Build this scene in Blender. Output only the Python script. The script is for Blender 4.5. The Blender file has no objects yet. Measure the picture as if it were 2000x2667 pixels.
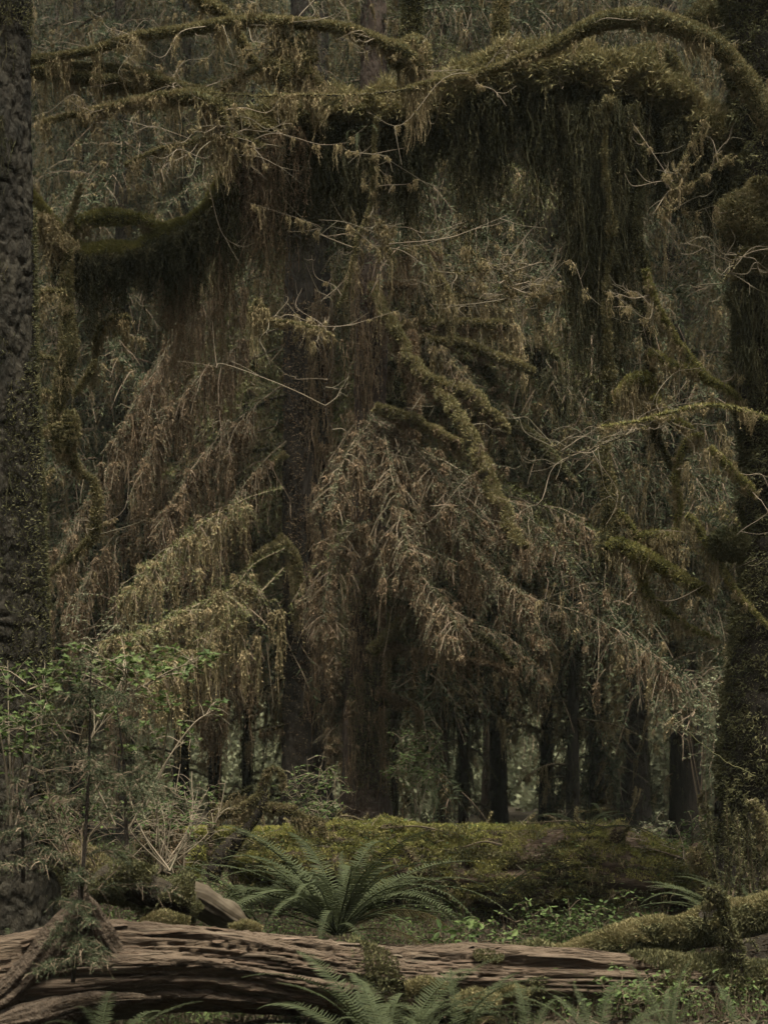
# Mossy temperate rainforest: a curtain-hung maple bough over rotting nurse logs and sword ferns.
import bpy, math
import numpy as np
rng = np.random.default_rng(11)
F, YH, H = 4705.0, 1950.0, 1.3          # focal length (px of the 2000 px wide photo), horizon row, eye height
scene = bpy.context.scene
COL = scene.collection
PI = math.pi
UP = np.array([0.0, 0.0, 1.0])

def P(px, py, d):
    return np.array([(px - 1000) / F * d, d, H - (py - YH) / F * d])
def PP(pts, d, d1=None):
    n = len(pts); d1 = d if d1 is None else d1
    return np.array([P(x, y, d + (d1 - d) * i / max(1, n - 1)) for i, (x, y) in enumerate(pts)])
def R(px, d): return px / F * d
def nrm(v): return v / np.maximum(np.linalg.norm(v, axis=-1, keepdims=True), 1e-9)
def U(a, b, n=None): return rng.uniform(a, b, n)

# ------------------------------------------------------------------ noise
def _h(i, s):
    n = (i[..., 0] * 374761393 + i[..., 1] * 668265263 + i[..., 2] * 2147483647 + s * 1274126177) & 0xFFFFFFFF
    n = ((n ^ (n >> 13)) * 1274126177) & 0xFFFFFFFF
    n = ((n ^ (n >> 16)) * 2246822519) & 0xFFFFFFFF
    return ((n ^ (n >> 15)) & 0xFFFFFF) / float(0xFFFFFF)
def vn(p, s=0):
    p = np.asarray(p, float); i = np.floor(p).astype(np.int64); f = p - i; u = f * f * (3 - 2 * f); r = 0
    for a in (0, 1):
        for b in (0, 1):
            for c in (0, 1):
                w = (u[..., 0] if a else 1 - u[..., 0]) * (u[..., 1] if b else 1 - u[..., 1]) * (u[..., 2] if c else 1 - u[..., 2])
                r = r + w * _h(i + np.array([a, b, c]), s)
    return r
def fbm(p, o=3, s=0):
    a, t, r = 1.0, 0.0, 0.0; p = np.asarray(p, float)
    for k in range(o):
        r = r + a * vn(p * 2 ** k, s + k * 7); t += a; a *= .5
    return r / t

# ------------------------------------------------------------------ mesh collector
class MB:
    def __init__(s): s.v = []; s.f = {3: [], 4: []}; s.n = 0
    def add(s, v, f, m=0, sm=False):
        v = np.asarray(v, np.float64).reshape(-1, 3); f = np.asarray(f, np.int64)
        if len(f) == 0: return
        s.f[f.shape[1]].append((f + s.n, m, sm)); s.v.append(v); s.n += len(v)
    def arrays(s): return np.concatenate(s.v), s.f
    def merge(s, o, M=None, t=None, mm=None):
        v = np.concatenate(o.v)
        if M is not None: v = v @ M.T
        if t is not None: v = v + t
        for k in (3, 4):
            for f, m, sm in o.f[k]: s.f[k].append((f + s.n, m if mm is None else mm[m], sm))
        s.v.append(v); s.n += len(v)
    def build(s, name, mats, parent=None, origin=(0, 0, 0)):
        if not s.n: return None
        me = bpy.data.meshes.new(name)
        v = (np.concatenate(s.v) - np.asarray(origin)).astype(np.float32)
        idx, st, mi, sm, off = [], [], [], [], 0
        for k in (3, 4):
            for f, m, smo in s.f[k]:
                n = len(f); idx.append(f.ravel()); st.append(off + np.arange(n) * k); off += n * k
                mi.append(np.full(n, m)); sm.append(np.full(n, smo))
        idx = np.concatenate(idx).astype(np.int32); st = np.concatenate(st).astype(np.int32)
        me.vertices.add(len(v)); me.vertices.foreach_set('co', v.ravel())
        me.loops.add(len(idx)); me.loops.foreach_set('vertex_index', idx)
        me.polygons.add(len(st)); me.polygons.foreach_set('loop_start', st)
        for m in (mats if isinstance(mats, (list, tuple)) else [mats]): me.materials.append(m)
        me.polygons.foreach_set('material_index', np.concatenate(mi).astype(np.int32))
        me.polygons.foreach_set('use_smooth', np.concatenate(sm).astype(bool))
        me.update(calc_edges=True)
        o = bpy.data.objects.new(name, me); COL.objects.link(o)
        if parent is not None: o.parent = parent
        else: o.location = origin
        return o

def tag(o, label=None, cat=None, group=None, kind=None):
    if label: o['label'] = label
    if cat: o['category'] = cat
    if group: o['group'] = group
    if kind: o['kind'] = kind
    return o
def thing(name, label, cat, loc=(0, 0, 0), group=None):
    o = bpy.data.objects.new(name, None); COL.objects.link(o); o.location = loc
    o.empty_display_size = .2
    return tag(o, label, cat, group)

# ------------------------------------------------------------------ curves and tubes
def spline(pts, n):
    p = np.asarray(pts, float)
    if len(p) == 2: return p[0] + (p[1] - p[0]) * np.linspace(0, 1, n)[:, None]
    q = np.vstack([2 * p[0] - p[1], p, 2 * p[-1] - p[-2]])
    t = np.linspace(0, len(p) - 1 - 1e-9, n); i = t.astype(int); f = (t - i)[:, None]
    a, b, c, d = q[i], q[i + 1], q[i + 2], q[i + 3]
    return .5 * (2 * b + (c - a) * f + (2 * a - 5 * b + 4 * c - d) * f ** 2 + (3 * b - a - 3 * c + d) * f ** 3)
def lerp1(vals, n):
    vals = np.atleast_1d(np.asarray(vals, float))
    return np.interp(np.linspace(0, 1, n), np.linspace(0, 1, len(vals)), vals) if len(vals) > 1 else np.full(n, vals[0])
def arclen(p): return np.concatenate([[0], np.cumsum(np.linalg.norm(np.diff(p, axis=0), axis=1))])
def frames(p):
    T = nrm(np.gradient(p, axis=0)); N = np.zeros_like(T)
    a = np.array([1, 0, 0]) if abs(T[0, 0]) < .8 else np.array([0, 1.0, 0])
    n = np.cross(T[0], np.cross(a, T[0])); N[0] = n / np.linalg.norm(n)
    for i in range(1, len(p)):
        n = N[i - 1] - T[i] * (N[i - 1] @ T[i]); N[i] = n / np.linalg.norm(n)
    return T, N, np.cross(T, N)
def tube(mb, p, r, sides=8, m=0, amp=0.0, freq=6.0, rfn=None, seed=0, caps=True, sm=True):
    n = len(p); r = lerp1(r, n); T, N, B = frames(p)
    th = np.arange(sides) / sides * 2 * PI
    D = N[:, None] * np.cos(th)[None, :, None] + B[:, None] * np.sin(th)[None, :, None]
    rr = np.repeat(r[:, None], sides, 1)
    if amp: rr = rr * (1 + amp * (fbm((p[:, None] + D * r[:, None, None]) * freq, 3, seed) - .5) * 2)
    if rfn is not None: rr = rr + rfn(arclen(p)[:, None], th[None, :], p[:, None] + D * r[:, None, None], D)
    V = p[:, None] + D * rr[..., None]
    i = np.arange(n - 1)[:, None] * sides; j = np.arange(sides)[None]; j2 = (j + 1) % sides
    q = np.stack([i + j, i + j2, i + sides + j2, i + sides + j], -1).reshape(-1, 4)
    mb.add(V, q, m, sm)
    if caps:
        for k in (0, n - 1):
            c = np.vstack([V[k], V[k].mean(0) + T[k] * (r[k] * .25 * (1 if k else -1))])
            a = np.arange(sides); b = (a + 1) % sides
            f = np.stack([a, b, np.full(sides, sides)], -1)
            mb.add(c, f if k else f[:, ::-1], m, sm)
    return V
def ribbons(mb, pl, w0, w1=None, m=0):
    """pl (N,k,3) polylines as thin ribbons, each with its own facing"""
    N, k, _ = pl.shape
    if N == 0: return
    T = nrm(pl[:, -1] - pl[:, 0]); s = nrm(np.cross(T, rng.normal(size=(N, 3))))
    w0 = np.broadcast_to(np.asarray(w0, float), (N,)); w1 = w0 * .4 if w1 is None else np.broadcast_to(np.asarray(w1, float), (N,))
    w = w0[:, None] + (w1 - w0)[:, None] * np.linspace(0, 1, k)[None]
    off = s[:, None] * w[..., None] * .5
    V = np.stack([pl - off, pl + off], 2).reshape(-1, 3)
    b = (np.arange(N) * k * 2)[:, None] + (np.arange(k - 1) * 2)[None]
    mb.add(V, np.stack([b, b + 1, b + 3, b + 2], -1).reshape(-1, 4), m)
def tris(mb, base, d, l, w, m=0):
    """N small blades: base point, direction, length, width"""
    N = len(base)
    if N == 0: return
    s = nrm(np.cross(d, rng.normal(size=(N, 3)))) * (np.broadcast_to(w, (N,)) * .5)[:, None]
    V = np.stack([base - s, base + s, base + d * np.broadcast_to(l, (N,))[:, None]], 1).reshape(-1, 3)
    mb.add(V, np.arange(3 * N).reshape(-1, 3), m)
def sample_pl(pl, c):
    """c random points on each polyline -> points (N*c,3), tangents, fractions"""
    N, k, _ = pl.shape
    u = rng.random((N, c)) * (k - 1 - 1e-6); i = u.astype(int); f = (u - i)[..., None]
    a = np.take_along_axis(pl, i[..., None].repeat(3, 2), 1); b = np.take_along_axis(pl, (i + 1)[..., None].repeat(3, 2), 1)
    return (a + (b - a) * f).reshape(-1, 3), nrm((b - a).reshape(-1, 3)), (u / (k - 1)).ravel()

def fuzz(mb, p, r, count, l=.02, w=.008, up=.25, m=0, spread=.7, side=None, lump=0.0):
    """short moss shoots all round a branch; lump adds cushions"""
    n = len(p); r = lerp1(r, n); s = arclen(p); T, N, B = frames(p)
    t = np.interp(rng.random(count) * s[-1], s, np.arange(n)); i = np.minimum(t.astype(int), n - 2); f = (t - i)[:, None]
    c = p[i] * (1 - f) + p[i + 1] * f; rr = r[i] * (1 - f[:, 0]) + r[i + 1] * f[:, 0]
    th = U(0, 2 * PI, count); D = N[i] * np.cos(th)[:, None] + B[i] * np.sin(th)[:, None]
    if side is not None:
        k = rng.random(count) < .5 + .5 * (D @ np.asarray(side)) ; c, rr, D = c[k], rr[k], D[k]
    q = c + D * rr[:, None]
    L = l * U(.5, 1.4, len(q))
    if lump:
        h = fbm(q * 7, 2, 5); q = q + D * (lump * np.maximum(0, h - .35) * 2)[:, None] * U(.3, 1, len(q))[:, None]
    d = nrm(D + rng.normal(size=D.shape) * spread + UP * up)
    tris(mb, q - d * .004, d, L, w * U(.6, 1.4, len(q)), m)

def strands(mb, C, offs, L, Lmax, w=.006, seg=8, sway=.012, leaf=2, ll=.022, lw=.006, conv=.7, m=0, lm=None):
    N = len(C)
    if N == 0: return
    u = np.linspace(0, 1, seg + 1)
    wd = np.cumsum(rng.normal(0, 1, (N, seg + 1, 2)), 1) * sway * np.sqrt(L / .5)[:, None, None]; wd -= wd[:, :1]
    k = 1 - conv * u[None] * (L / Lmax)[:, None]
    pl = np.repeat(C[:, None], seg + 1, 1) + offs[:, None] * k[..., None]
    pl[..., :2] += wd; pl[..., 2] -= L[:, None] * u[None]
    ribbons(mb, pl, w * U(.6, 1.5, N), w * .3, m)
    if leaf:
        q, T, uu = sample_pl(pl, leaf * seg)
        d = rng.normal(size=q.shape); d[:, 2] = -np.abs(d[:, 2]) * 1.1 - .35; d = nrm(d)
        tris(mb, q, d, ll * U(.5, 1.5, len(q)) * (1.15 - .6 * uu), lw * U(.6, 1.4, len(q)), m if lm is None else lm)
def tassels(mb, C, L, n=10, spread=.05, m=0, **k):
    C = np.asarray(C); M = len(C); L = np.broadcast_to(np.asarray(L, float), (M,))
    if M == 0: return
    CC = np.repeat(C, n, 0); LL = np.repeat(L, n); o = rng.normal(size=(M * n, 3)) * spread; o[:, 2] *= .4
    strands(mb, CC, o, LL * (.2 + .8 * rng.random(M * n) ** .8), LL, m=m, **k)
def hang(mb, p, r, per_m, L0, L1, n=8, spread=.035, m=0, **k):
    """tassels of moss hung under a branch; length varies slowly along it"""
    s = arclen(p); M = max(1, int(s[-1] * per_m)); t = np.sort(rng.random(M)) * s[-1]; r = lerp1(r, len(p))
    c = np.stack([np.interp(t, s, p[:, a]) for a in range(3)], 1); rr = np.interp(t, s, r)
    c = c + rng.normal(size=c.shape) * (rr * .45)[:, None]; c[:, 2] -= rr * .4
    q = np.stack([t * 3.1, t * 0 + U(0, 90), t * 0], 1); h = np.clip((vn(q, 3) - .2) * 1.5, 0, 1)
    g = vn(q * 3.3 + 50, 9) > .36; c, h = c[g], h[g]
    tassels(mb, c, L0 + (L1 - L0) * h * U(.25, 1, len(c)) ** 1.3, n, spread * U(.5, 1.1), m, **k)

# ------------------------------------------------------------------ conifer sprays
def spray(mb, axis, slen=.5, nsec=40, ang=58, droop=.55, tert=5, tlen=.16, nsp=.012, nl=.02, nw=.005, tw=.006, axr=.012,
          m=(0, 1), taper=.65, green=1.0, mossn=0, mossL=.25, mossm=2, s0=.1):
    ax = spline(axis, 24) if len(axis) < 24 else np.asarray(axis); tube(mb, ax, [axr * .6, axr * .4, axr * .15], 5, m[0]); fuzz(mb, ax, axr * .3, int(nsec * 14), nl * 1.5, nw * 1.3, .2, m[1])
    T = nrm(np.gradient(ax, axis=0)); s = s0 + (1 - s0) * (np.arange(nsec) + U(0, 1, nsec)) / nsec
    i = np.minimum((s * 23).astype(int), 22); f = (s * 23 - i)[:, None]; b = ax[i] * (1 - f) + ax[i + 1] * f; t = T[i]
    S = nrm(np.cross(t, UP) + 1e-6); sg = np.where(np.arange(nsec) % 2, 1, -1)[:, None]
    a = np.radians(ang) * U(.75, 1.2, nsec)[:, None]
    d = nrm(t * np.cos(a) + S * sg * np.sin(a) + rng.normal(size=(nsec, 3)) * .24)
    l = slen * (1 - taper * s) * (.45 + .55 * np.minimum(1, s * 5)) * U(.3, 1.25, nsec)
    u = np.linspace(0, 1, 6)
    sec = b[:, None] + d[:, None] * (l[:, None] * u)[..., None]; sec[..., 2] -= (droop * l * U(-.1, 1.7, nsec))[:, None] * u ** 1.7
    sec[:, 1:] += np.cumsum(rng.normal(size=sec[:, 1:].shape), 1) * .035 * l[:, None, None]
    ribbons(mb, sec, tw, tw * .5, m[0])
    lines = [(sec, float(l.mean()))]
    if tert:
        q, t2, uu = sample_pl(sec, tert); n = len(q)
        d2 = nrm(t2 * .8 + nrm(np.cross(t2, rng.normal(size=(n, 3)))) * .8 + np.array([0, 0, -.35 - droop * .6]))
        l2 = tlen * U(.4, 1.2, n) * (1.1 - .5 * uu); u2 = np.linspace(0, 1, 4)
        te = q[:, None] + d2[:, None] * (l2[:, None] * u2)[..., None]; te[..., 2] -= (droop * .5 * l2)[:, None] * u2 ** 2
        ribbons(mb, te, tw * .6, tw * .35, m[0]); lines.append((te, float(l2.mean())))
    for pl, lm in lines:
        c = max(2, int(lm / nsp * green * 1.5))
        q, t2, uu = sample_pl(pl, c)
        if green < 2: kk = rng.random(len(q)) < (.12 + uu ** 1.3) * (.3 + 1.2 * (vn(q * 5.0, 3) > .42)); q, t2 = q[kk], t2[kk]
        d2 = nrm(t2 * .75 + nrm(np.cross(t2, rng.normal(size=q.shape))))
        tris(mb, q, d2, nl * U(.6, 1.3, len(q)), nw, m[1])
    if mossn:
        q, _, _ = sample_pl(sec, 1); q = q[rng.integers(0, len(q), mossn)]
        tassels(mb, q, mossL * U(.15, 1.0, mossn) ** 1.0 * np.where(rng.random(mossn) < .2, 1.7, 1), 7, .016, m=mossm, w=.010, seg=6, ll=.036, lw=.012, leaf=3)
def rotz(a): c, s = math.cos(a), math.sin(a); return np.array([[c, -s, 0], [s, c, 0], [0, 0, 1.0]])
def roty(a): c, s = math.cos(a), math.sin(a); return np.array([[c, 0, s], [0, 1, 0], [-s, 0, c]])
HAZE, EXPOSURE = 0.00035, 1.68
# ------------------------------------------------------------------ materials (all procedural)
def mk(name, cols, scale=3.0, rough=.85, transl=0.0, island=.35, spec=.15, bump=0.0, bscale=40.0, stretch=(1, 1, 1), hue=.015):
    m = bpy.data.materials.new(name); m.use_nodes = True; nt = m.node_tree; nt.nodes.clear(); N = nt.nodes.new; L = nt.links.new
    out = N('ShaderNodeOutputMaterial'); pb = N('ShaderNodeBsdfPrincipled')
    tc = N('ShaderNodeTexCoord'); mp = N('ShaderNodeMapping'); mp.inputs['Scale'].default_value = stretch
    L(tc.outputs['Object'], mp.inputs['Vector'])
    no = N('ShaderNodeTexNoise'); no.inputs['Scale'].default_value = scale; no.inputs['Detail'].default_value = 5; no.inputs['Roughness'].default_value = .65
    L(mp.outputs[0], no.inputs['Vector'])
    cr = N('ShaderNodeValToRGB'); e = cr.color_ramp.elements
    e[0].position = .3; e[1].position = .7; e[0].color = (*cols[0], 1); e[1].color = (*cols[-1], 1)
    for k in range(1, len(cols) - 1): x = e.new(.3 + .4 * k / (len(cols) - 1)); x.color = (*cols[k], 1)
    L(no.outputs['Fac'], cr.inputs[0]); c = cr.outputs[0]
    if island:
        ge = N('ShaderNodeNewGeometry'); hs = N('ShaderNodeHueSaturation')
        a = N('ShaderNodeMapRange'); a.inputs['To Min'].default_value = 1 - island; a.inputs['To Max'].default_value = 1 + island
        b = N('ShaderNodeMapRange'); b.inputs['To Min'].default_value = .5 + hue; b.inputs['To Max'].default_value = .5 - hue
        L(ge.outputs['Random Per Island'], a.inputs['Value']); L(ge.outputs['Random Per Island'], b.inputs['Value'])
        L(a.outputs[0], hs.inputs['Value']); L(b.outputs[0], hs.inputs['Hue']); L(c, hs.inputs['Color']); c = hs.outputs[0]
    L(c, pb.inputs['Base Color']); pb.inputs['Roughness'].default_value = rough; pb.inputs['Specular IOR Level'].default_value = spec
    if bump:
        n2 = N('ShaderNodeTexNoise'); n2.inputs['Scale'].default_value = bscale; n2.inputs['Detail'].default_value = 6
        L(mp.outputs[0], n2.inputs['Vector']); bp = N('ShaderNodeBump'); bp.inputs['Strength'].default_value = bump; bp.inputs['Distance'].default_value = .03
        L(n2.outputs['Fac'], bp.inputs['Height']); L(bp.outputs[0], pb.inputs['Normal'])
    sh = pb.outputs[0]
    if transl:
        tr = N('ShaderNodeBsdfTranslucent'); L(c, tr.inputs['Color']); mx = N('ShaderNodeMixShader'); mx.inputs[0].default_value = transl
        L(sh, mx.inputs[1]); L(tr.outputs[0], mx.inputs[2]); sh = mx.outputs[0]
    L(sh, out.inputs['Surface']); return m
MOSS = mk('moss olive', [(.100, .092, .040), (.170, .148, .068), (.24, .20, .10)], 5, transl=.2)
MOSSD = mk('moss deep green', [(.045, .046, .020), (.085, .082, .036), (.13, .118, .056)], 6, transl=.15)
MOSSL = mk('moss brightened', [(.115, .115, .034), (.21, .195, .066), (.31, .275, .105)], 6, transl=.2)  # moss colour lightened in place of light on the log and limbs
MOSSY = mk('moss yellow', [(.16, .17, .045), (.28, .27, .078), (.38, .345, .12)], 5, transl=.2)
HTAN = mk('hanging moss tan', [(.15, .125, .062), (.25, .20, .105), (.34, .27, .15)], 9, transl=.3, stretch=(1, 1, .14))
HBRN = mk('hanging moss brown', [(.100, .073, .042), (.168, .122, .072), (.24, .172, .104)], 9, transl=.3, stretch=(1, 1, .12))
HGRN = mk('hanging moss shaded green', [(.024, .025, .010), (.050, .047, .021), (.10, .084, .042)], 10, transl=.3, stretch=(1, 1, .12))  # green darkened so the curtain's shade is carried by its colour
NBLU = mk('spruce needles', [(.033, .042, .022), (.056, .067, .036), (.086, .097, .055)], .9, rough=.75, transl=.2, spec=.08)
NOLV = mk('olive spruce needles', [(.080, .090, .030), (.125, .132, .044), (.17, .165, .062)], 1.5, rough=.6, transl=.15, spec=.3)
NDUL = mk('dull needles and dead twigs', [(.085, .080, .044), (.110, .108, .060), (.100, .118, .070)], 2.5, rough=.7, transl=.15)
TWBR = mk('brown twigs', [(.072, .053, .035), (.110, .083, .054), (.155, .118, .080)], 3, rough=.8)
TWPA = mk('pale bare twigs', [(.13, .105, .070), (.205, .168, .116)], 4, rough=.7)
BARK = mk('spruce bark', [(.017, .014, .010), (.038, .031, .023), (.070, .056, .041)], 6, rough=.9, island=0, bump=1, bscale=26, stretch=(1, 1, .55))
BARKR = mk('reddish bark', [(.022, .016, .012), (.046, .032, .024), (.078, .056, .042)], 5, rough=.9, island=0, bump=.8, bscale=30, stretch=(1, 1, .4))
BARKL = mk('mossy furrowed bark', [(.010, .009, .006), (.024, .020, .014), (.044, .038, .026)], 7, rough=.95, island=0, bump=1, bscale=34, stretch=(1, 1, .55))
BARKD = mk('dark wet bark', [(.013, .011, .008), (.027, .021, .016), (.046, .036, .027)], 4, rough=.85, island=0, bump=.8, bscale=22, stretch=(1, 1, .4))
WOOD = mk('rotting heartwood', [(.034, .024, .016), (.064, .045, .030), (.095, .070, .048)], 30, rough=.85, island=0, bump=.8, bscale=70, stretch=(.045, 1, 1))
WOODR = mk('red brown rot', [(.030, .020, .013), (.062, .042, .028), (.100, .070, .048)], 24, rough=.9, island=0, bump=.9, bscale=30, stretch=(.3, 1, 1))
WOODU = mk('weathered root wood', [(.030, .022, .015), (.058, .042, .029), (.088, .066, .047)], 14, rough=.9, island=0, bump=.9, bscale=45)
SPLI = mk('wood splinters', [(.045, .032, .022), (.085, .062, .043), (.13, .10, .072)], 6, rough=.85, island=.35)
FERN = mk('sword fern', [(.026, .032, .014), (.039, .046, .021), (.056, .063, .033)], 3, rough=.75, transl=.2, spec=.09, island=.2)
FERND = mk('old fern frond', [(.05, .045, .016), (.085, .065, .026)], 3, rough=.6, transl=.25)
LEAF = mk('fresh maple leaf', [(.046, .072, .020), (.066, .094, .028), (.09, .118, .040)], 3, rough=.65, transl=.35, spec=.15, island=.3)
LEAFG = mk('small green leaf', [(.042, .066, .020), (.062, .090, .028), (.088, .115, .042)], 4, rough=.7, spec=.12, transl=.3, island=.35)
LEAFY = mk('yellowing leaf', [(.16, .15, .045), (.24, .21, .07)], 3, rough=.55, transl=.35)
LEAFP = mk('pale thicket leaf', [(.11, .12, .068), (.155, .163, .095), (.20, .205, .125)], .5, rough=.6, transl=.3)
SOIL = mk('forest soil', [(.012, .009, .006), (.026, .020, .013), (.036, .035, .016)], 2.2, rough=.95, island=0, bump=1, bscale=30)
HILLM = mk('wooded hillside', [(.018, .024, .014), (.032, .040, .022), (.050, .056, .034)], .25, rough=1, island=0, bump=1, bscale=3)
LITT = mk('brown litter', [(.035, .025, .017), (.065, .046, .030), (.10, .072, .047)], 8, rough=.85, island=.4)
# ------------------------------------------------------------------ ground, hill, far forest
def ss(a, b, x): t = np.clip((x - a) / (b - a), 0, 1); return t * t * (3 - 2 * t)
def gz(x, y):
    x = np.asarray(x, float); y = np.asarray(y, float)
    z = -.18 * (1 - ss(11.2, 14.5, y)) + .5 * np.exp(-((x + 2.9) / 1.0) ** 2 - ((y - 13) / 1.8) ** 2) + .25 * np.exp(-((x - 2.9) / .9) ** 2 - ((y - 12.5) / 1.2) ** 2)
    q = np.stack([x, y, x * 0], -1)
    return z + .16 * (fbm(q * .7, 3, 9) - .5) + .07 * (fbm(q * 4, 2, 4) - .5) + 14 * ss(62, 120, y)
xs = np.unique(np.concatenate([np.linspace(-75, -6, 36), np.linspace(-6, 6, 150), np.linspace(6, 75, 36)]))
ys = np.unique(np.concatenate([np.linspace(-40, 6, 24), np.linspace(6, 20, 180), np.linspace(20, 45, 80), np.linspace(45, 130, 50)]))
X, Y = np.meshgrid(xs, ys); g = MB(); a, b = len(ys), len(xs)
i = (np.arange(a - 1)[:, None] * b + np.arange(b - 1)[None]).ravel()
g.add(np.stack([X, Y, gz(X, Y)], -1), np.stack([i, i + 1, i + b + 1, i + b], -1), 0, True)
tag(g.build('ground', SOIL), kind='structure')
# wooded hillside that closes the valley behind the trees
g = MB(); u = np.linspace(-1, 1, 90); w = np.linspace(0, 1, 40); A, W = np.meshgrid(u, w)
hx = A * 78; hy = 72 + 50 * W - 16 * A ** 2; hz = -1 + 66 * W ** .8 + 5 * (fbm(np.stack([hx * .08, hy * .08, W * 3], -1), 3, 2) - .5)
i = (np.arange(39)[:, None] * 90 + np.arange(89)[None]).ravel()
g.add(np.stack([hx, hy, hz], -1), np.stack([i, i + 1, i + 91, i + 90], -1), 0, True)
tag(g.build('hill', HILLM), kind='structure')

# spray variants used for crowns, along local +x, about 2.6 m long
def var_axis(rise, drop, L=2.6):
    s = np.linspace(0, 1, 24); return np.stack([L * s, .12 * L * np.sin(s * 5 + U(0, 6)) * s, L * (rise * s - drop * s ** 2)], 1)
FARV, NEARV, LOWV = [], [], []
for k in range(6):
    m = MB(); spray(m, var_axis(.12, U(.25, .6)), .95, 34, 58, U(.5, 1.0), 4, .34, .034, .065, .014, .012, .025, mossn=26, mossL=.5); FARV.append(m)
    m = MB(); spray(m, var_axis(.1, U(.25, .5)), .95, 14, 58, .7, 3, .5, .12, .22, .06, .03, .03); LOWV.append(m)
def crown_mb(h, zb, n, Lmax, V, tilt=(.0, .4), top=.18):
    mb = MB(); z = zb + (h - zb) * (np.arange(n) + U(0, 1, n)) / n
    for k in range(n):
        f = (z[k] - zb) / (h - zb); L = Lmax * max(top, (1 - f) ** .75) * U(.6, 1.15) / 2.6
        M = rotz(k * 2.399 + U(-.5, .5)) @ roty(U(*tilt)) * L
        mb.merge(V[rng.integers(len(V))], M, np.array([0, 0, z[k]]))
    return mb
def trunk_mb(pts, r, rows, sides, plate=.012, pf=16, seed=0, m=0, flare=.5, ridge=0.0):
    mb = MB(); p = spline(pts, rows); L = arclen(p)[-1]; r = lerp1(r, rows)
    r = r * (1 + flare * np.exp(-arclen(p) / (r[0] * 2.2)))
    def f(s, th, q, D):
        a = vn(np.stack([q[..., 0] * pf * 3, q[..., 1] * pf * 3, q[..., 2] * pf * 1.5], -1) + .8 * vn(q * pf, seed + 1)[..., None], seed)
        return plate * 2.4 * (fbm(np.stack([q[..., 0] * 9, q[..., 1] * 9, q[..., 2] * 1.1], -1), 2, seed + 9) - .5) + plate * (np.minimum(1, np.abs(a - .5) * 5) - .6) + plate * .9 * (fbm(q * 3.1, 2, seed + 3) - .5) + ridge * np.sin(th * 5 + 1.3 * np.sin(s * .6)) * np.exp(-s / .9)
    tube(mb, p, r, sides, m, rfn=f); return mb

CROWNS = [crown_mb(20, 3.2, 112, 3.5, FARV).build('crown', [TWBR, NBLU, HTAN]) for k in range(3)]
CROWNS.append(crown_mb(19, 4.4, 130, 3.0, FARV).build('crown', [TWBR, NOLV, HTAN]))
used = set()
GROUP_BG = 'conifers standing behind the logs'
def bg_tree(px, d, rpx, v, label, lean=0.0, rz=0.0, sc=1.0, bark=None, stubs=0, crown=True, st2=0):
    x = P(px, 0, d)[0]; z0 = float(gz(x, d)); r = R(rpx, d)
    t = thing('spruce_tree', label, 'tree', (x, d, z0), GROUP_BG)
    hh = 19 * sc
    trunk_mb([[0, 0, -.2], [lean * 2, 0, 2], [lean * 4.5, .1, 5], [lean * 9, 0, hh * .6], [lean * 12, 0, hh]], [r * 1.25, r, r * .85, r * .6, .03], 110, 14, .010, 12, int(px), flare=.35).build('trunk', bark or BARK, t)
    if crown:
        c = CROWNS[v]
        if v in used: c = c.copy(); COL.objects.link(c)
        used.add(v); c.parent = t; c.rotation_euler = (0, 0, rz); c.scale = (sc, sc, sc); c.location = (lean * 6, 0, 0)
    h = MB(); n = 110 if stubs else 0
    if n:
        a = U(PI, 2 * PI, n); zz = U(.6, 6.5, n); c = np.stack([np.cos(a) * r * 1.02 + lean * zz, np.sin(a) * r * 1.02, zz], 1); tassels(h, c, U(.1, .7, n), 6, .03, w=.012, seg=6, ll=.04, lw=.014); h.build('hanging_moss', HGRN, t)
    for k in range(stubs * 2):                                   # dead lower limbs, some mossy
        zz = U(.5, 5.2); a = U(0, 2 * PI); L = U(.3, 1.3); m = MB()
        p0 = np.array([lean * zz, 0, zz]); dr = np.array([math.cos(a), math.sin(a) * .7, U(-.3, .3)])
        p = spline([p0, p0 + dr * L * .5 + [0, 0, .04], p0 + dr * L + [0, 0, -U(.05, .35)]], 10)
        tube(m, p, [.017, .011, .004], 5, 0); fuzz(m, p, [.018, .01], int(260 * L), .03, .011, .2, 1)
        hang(m, p, .012, 12, .08, U(.15, 1.1), 6, .025, 2, w=.010, seg=6, ll=.03, lw=.010)
        m.build('dead_branch', [TWBR, MOSSD, HTAN], t)
    return t
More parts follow.
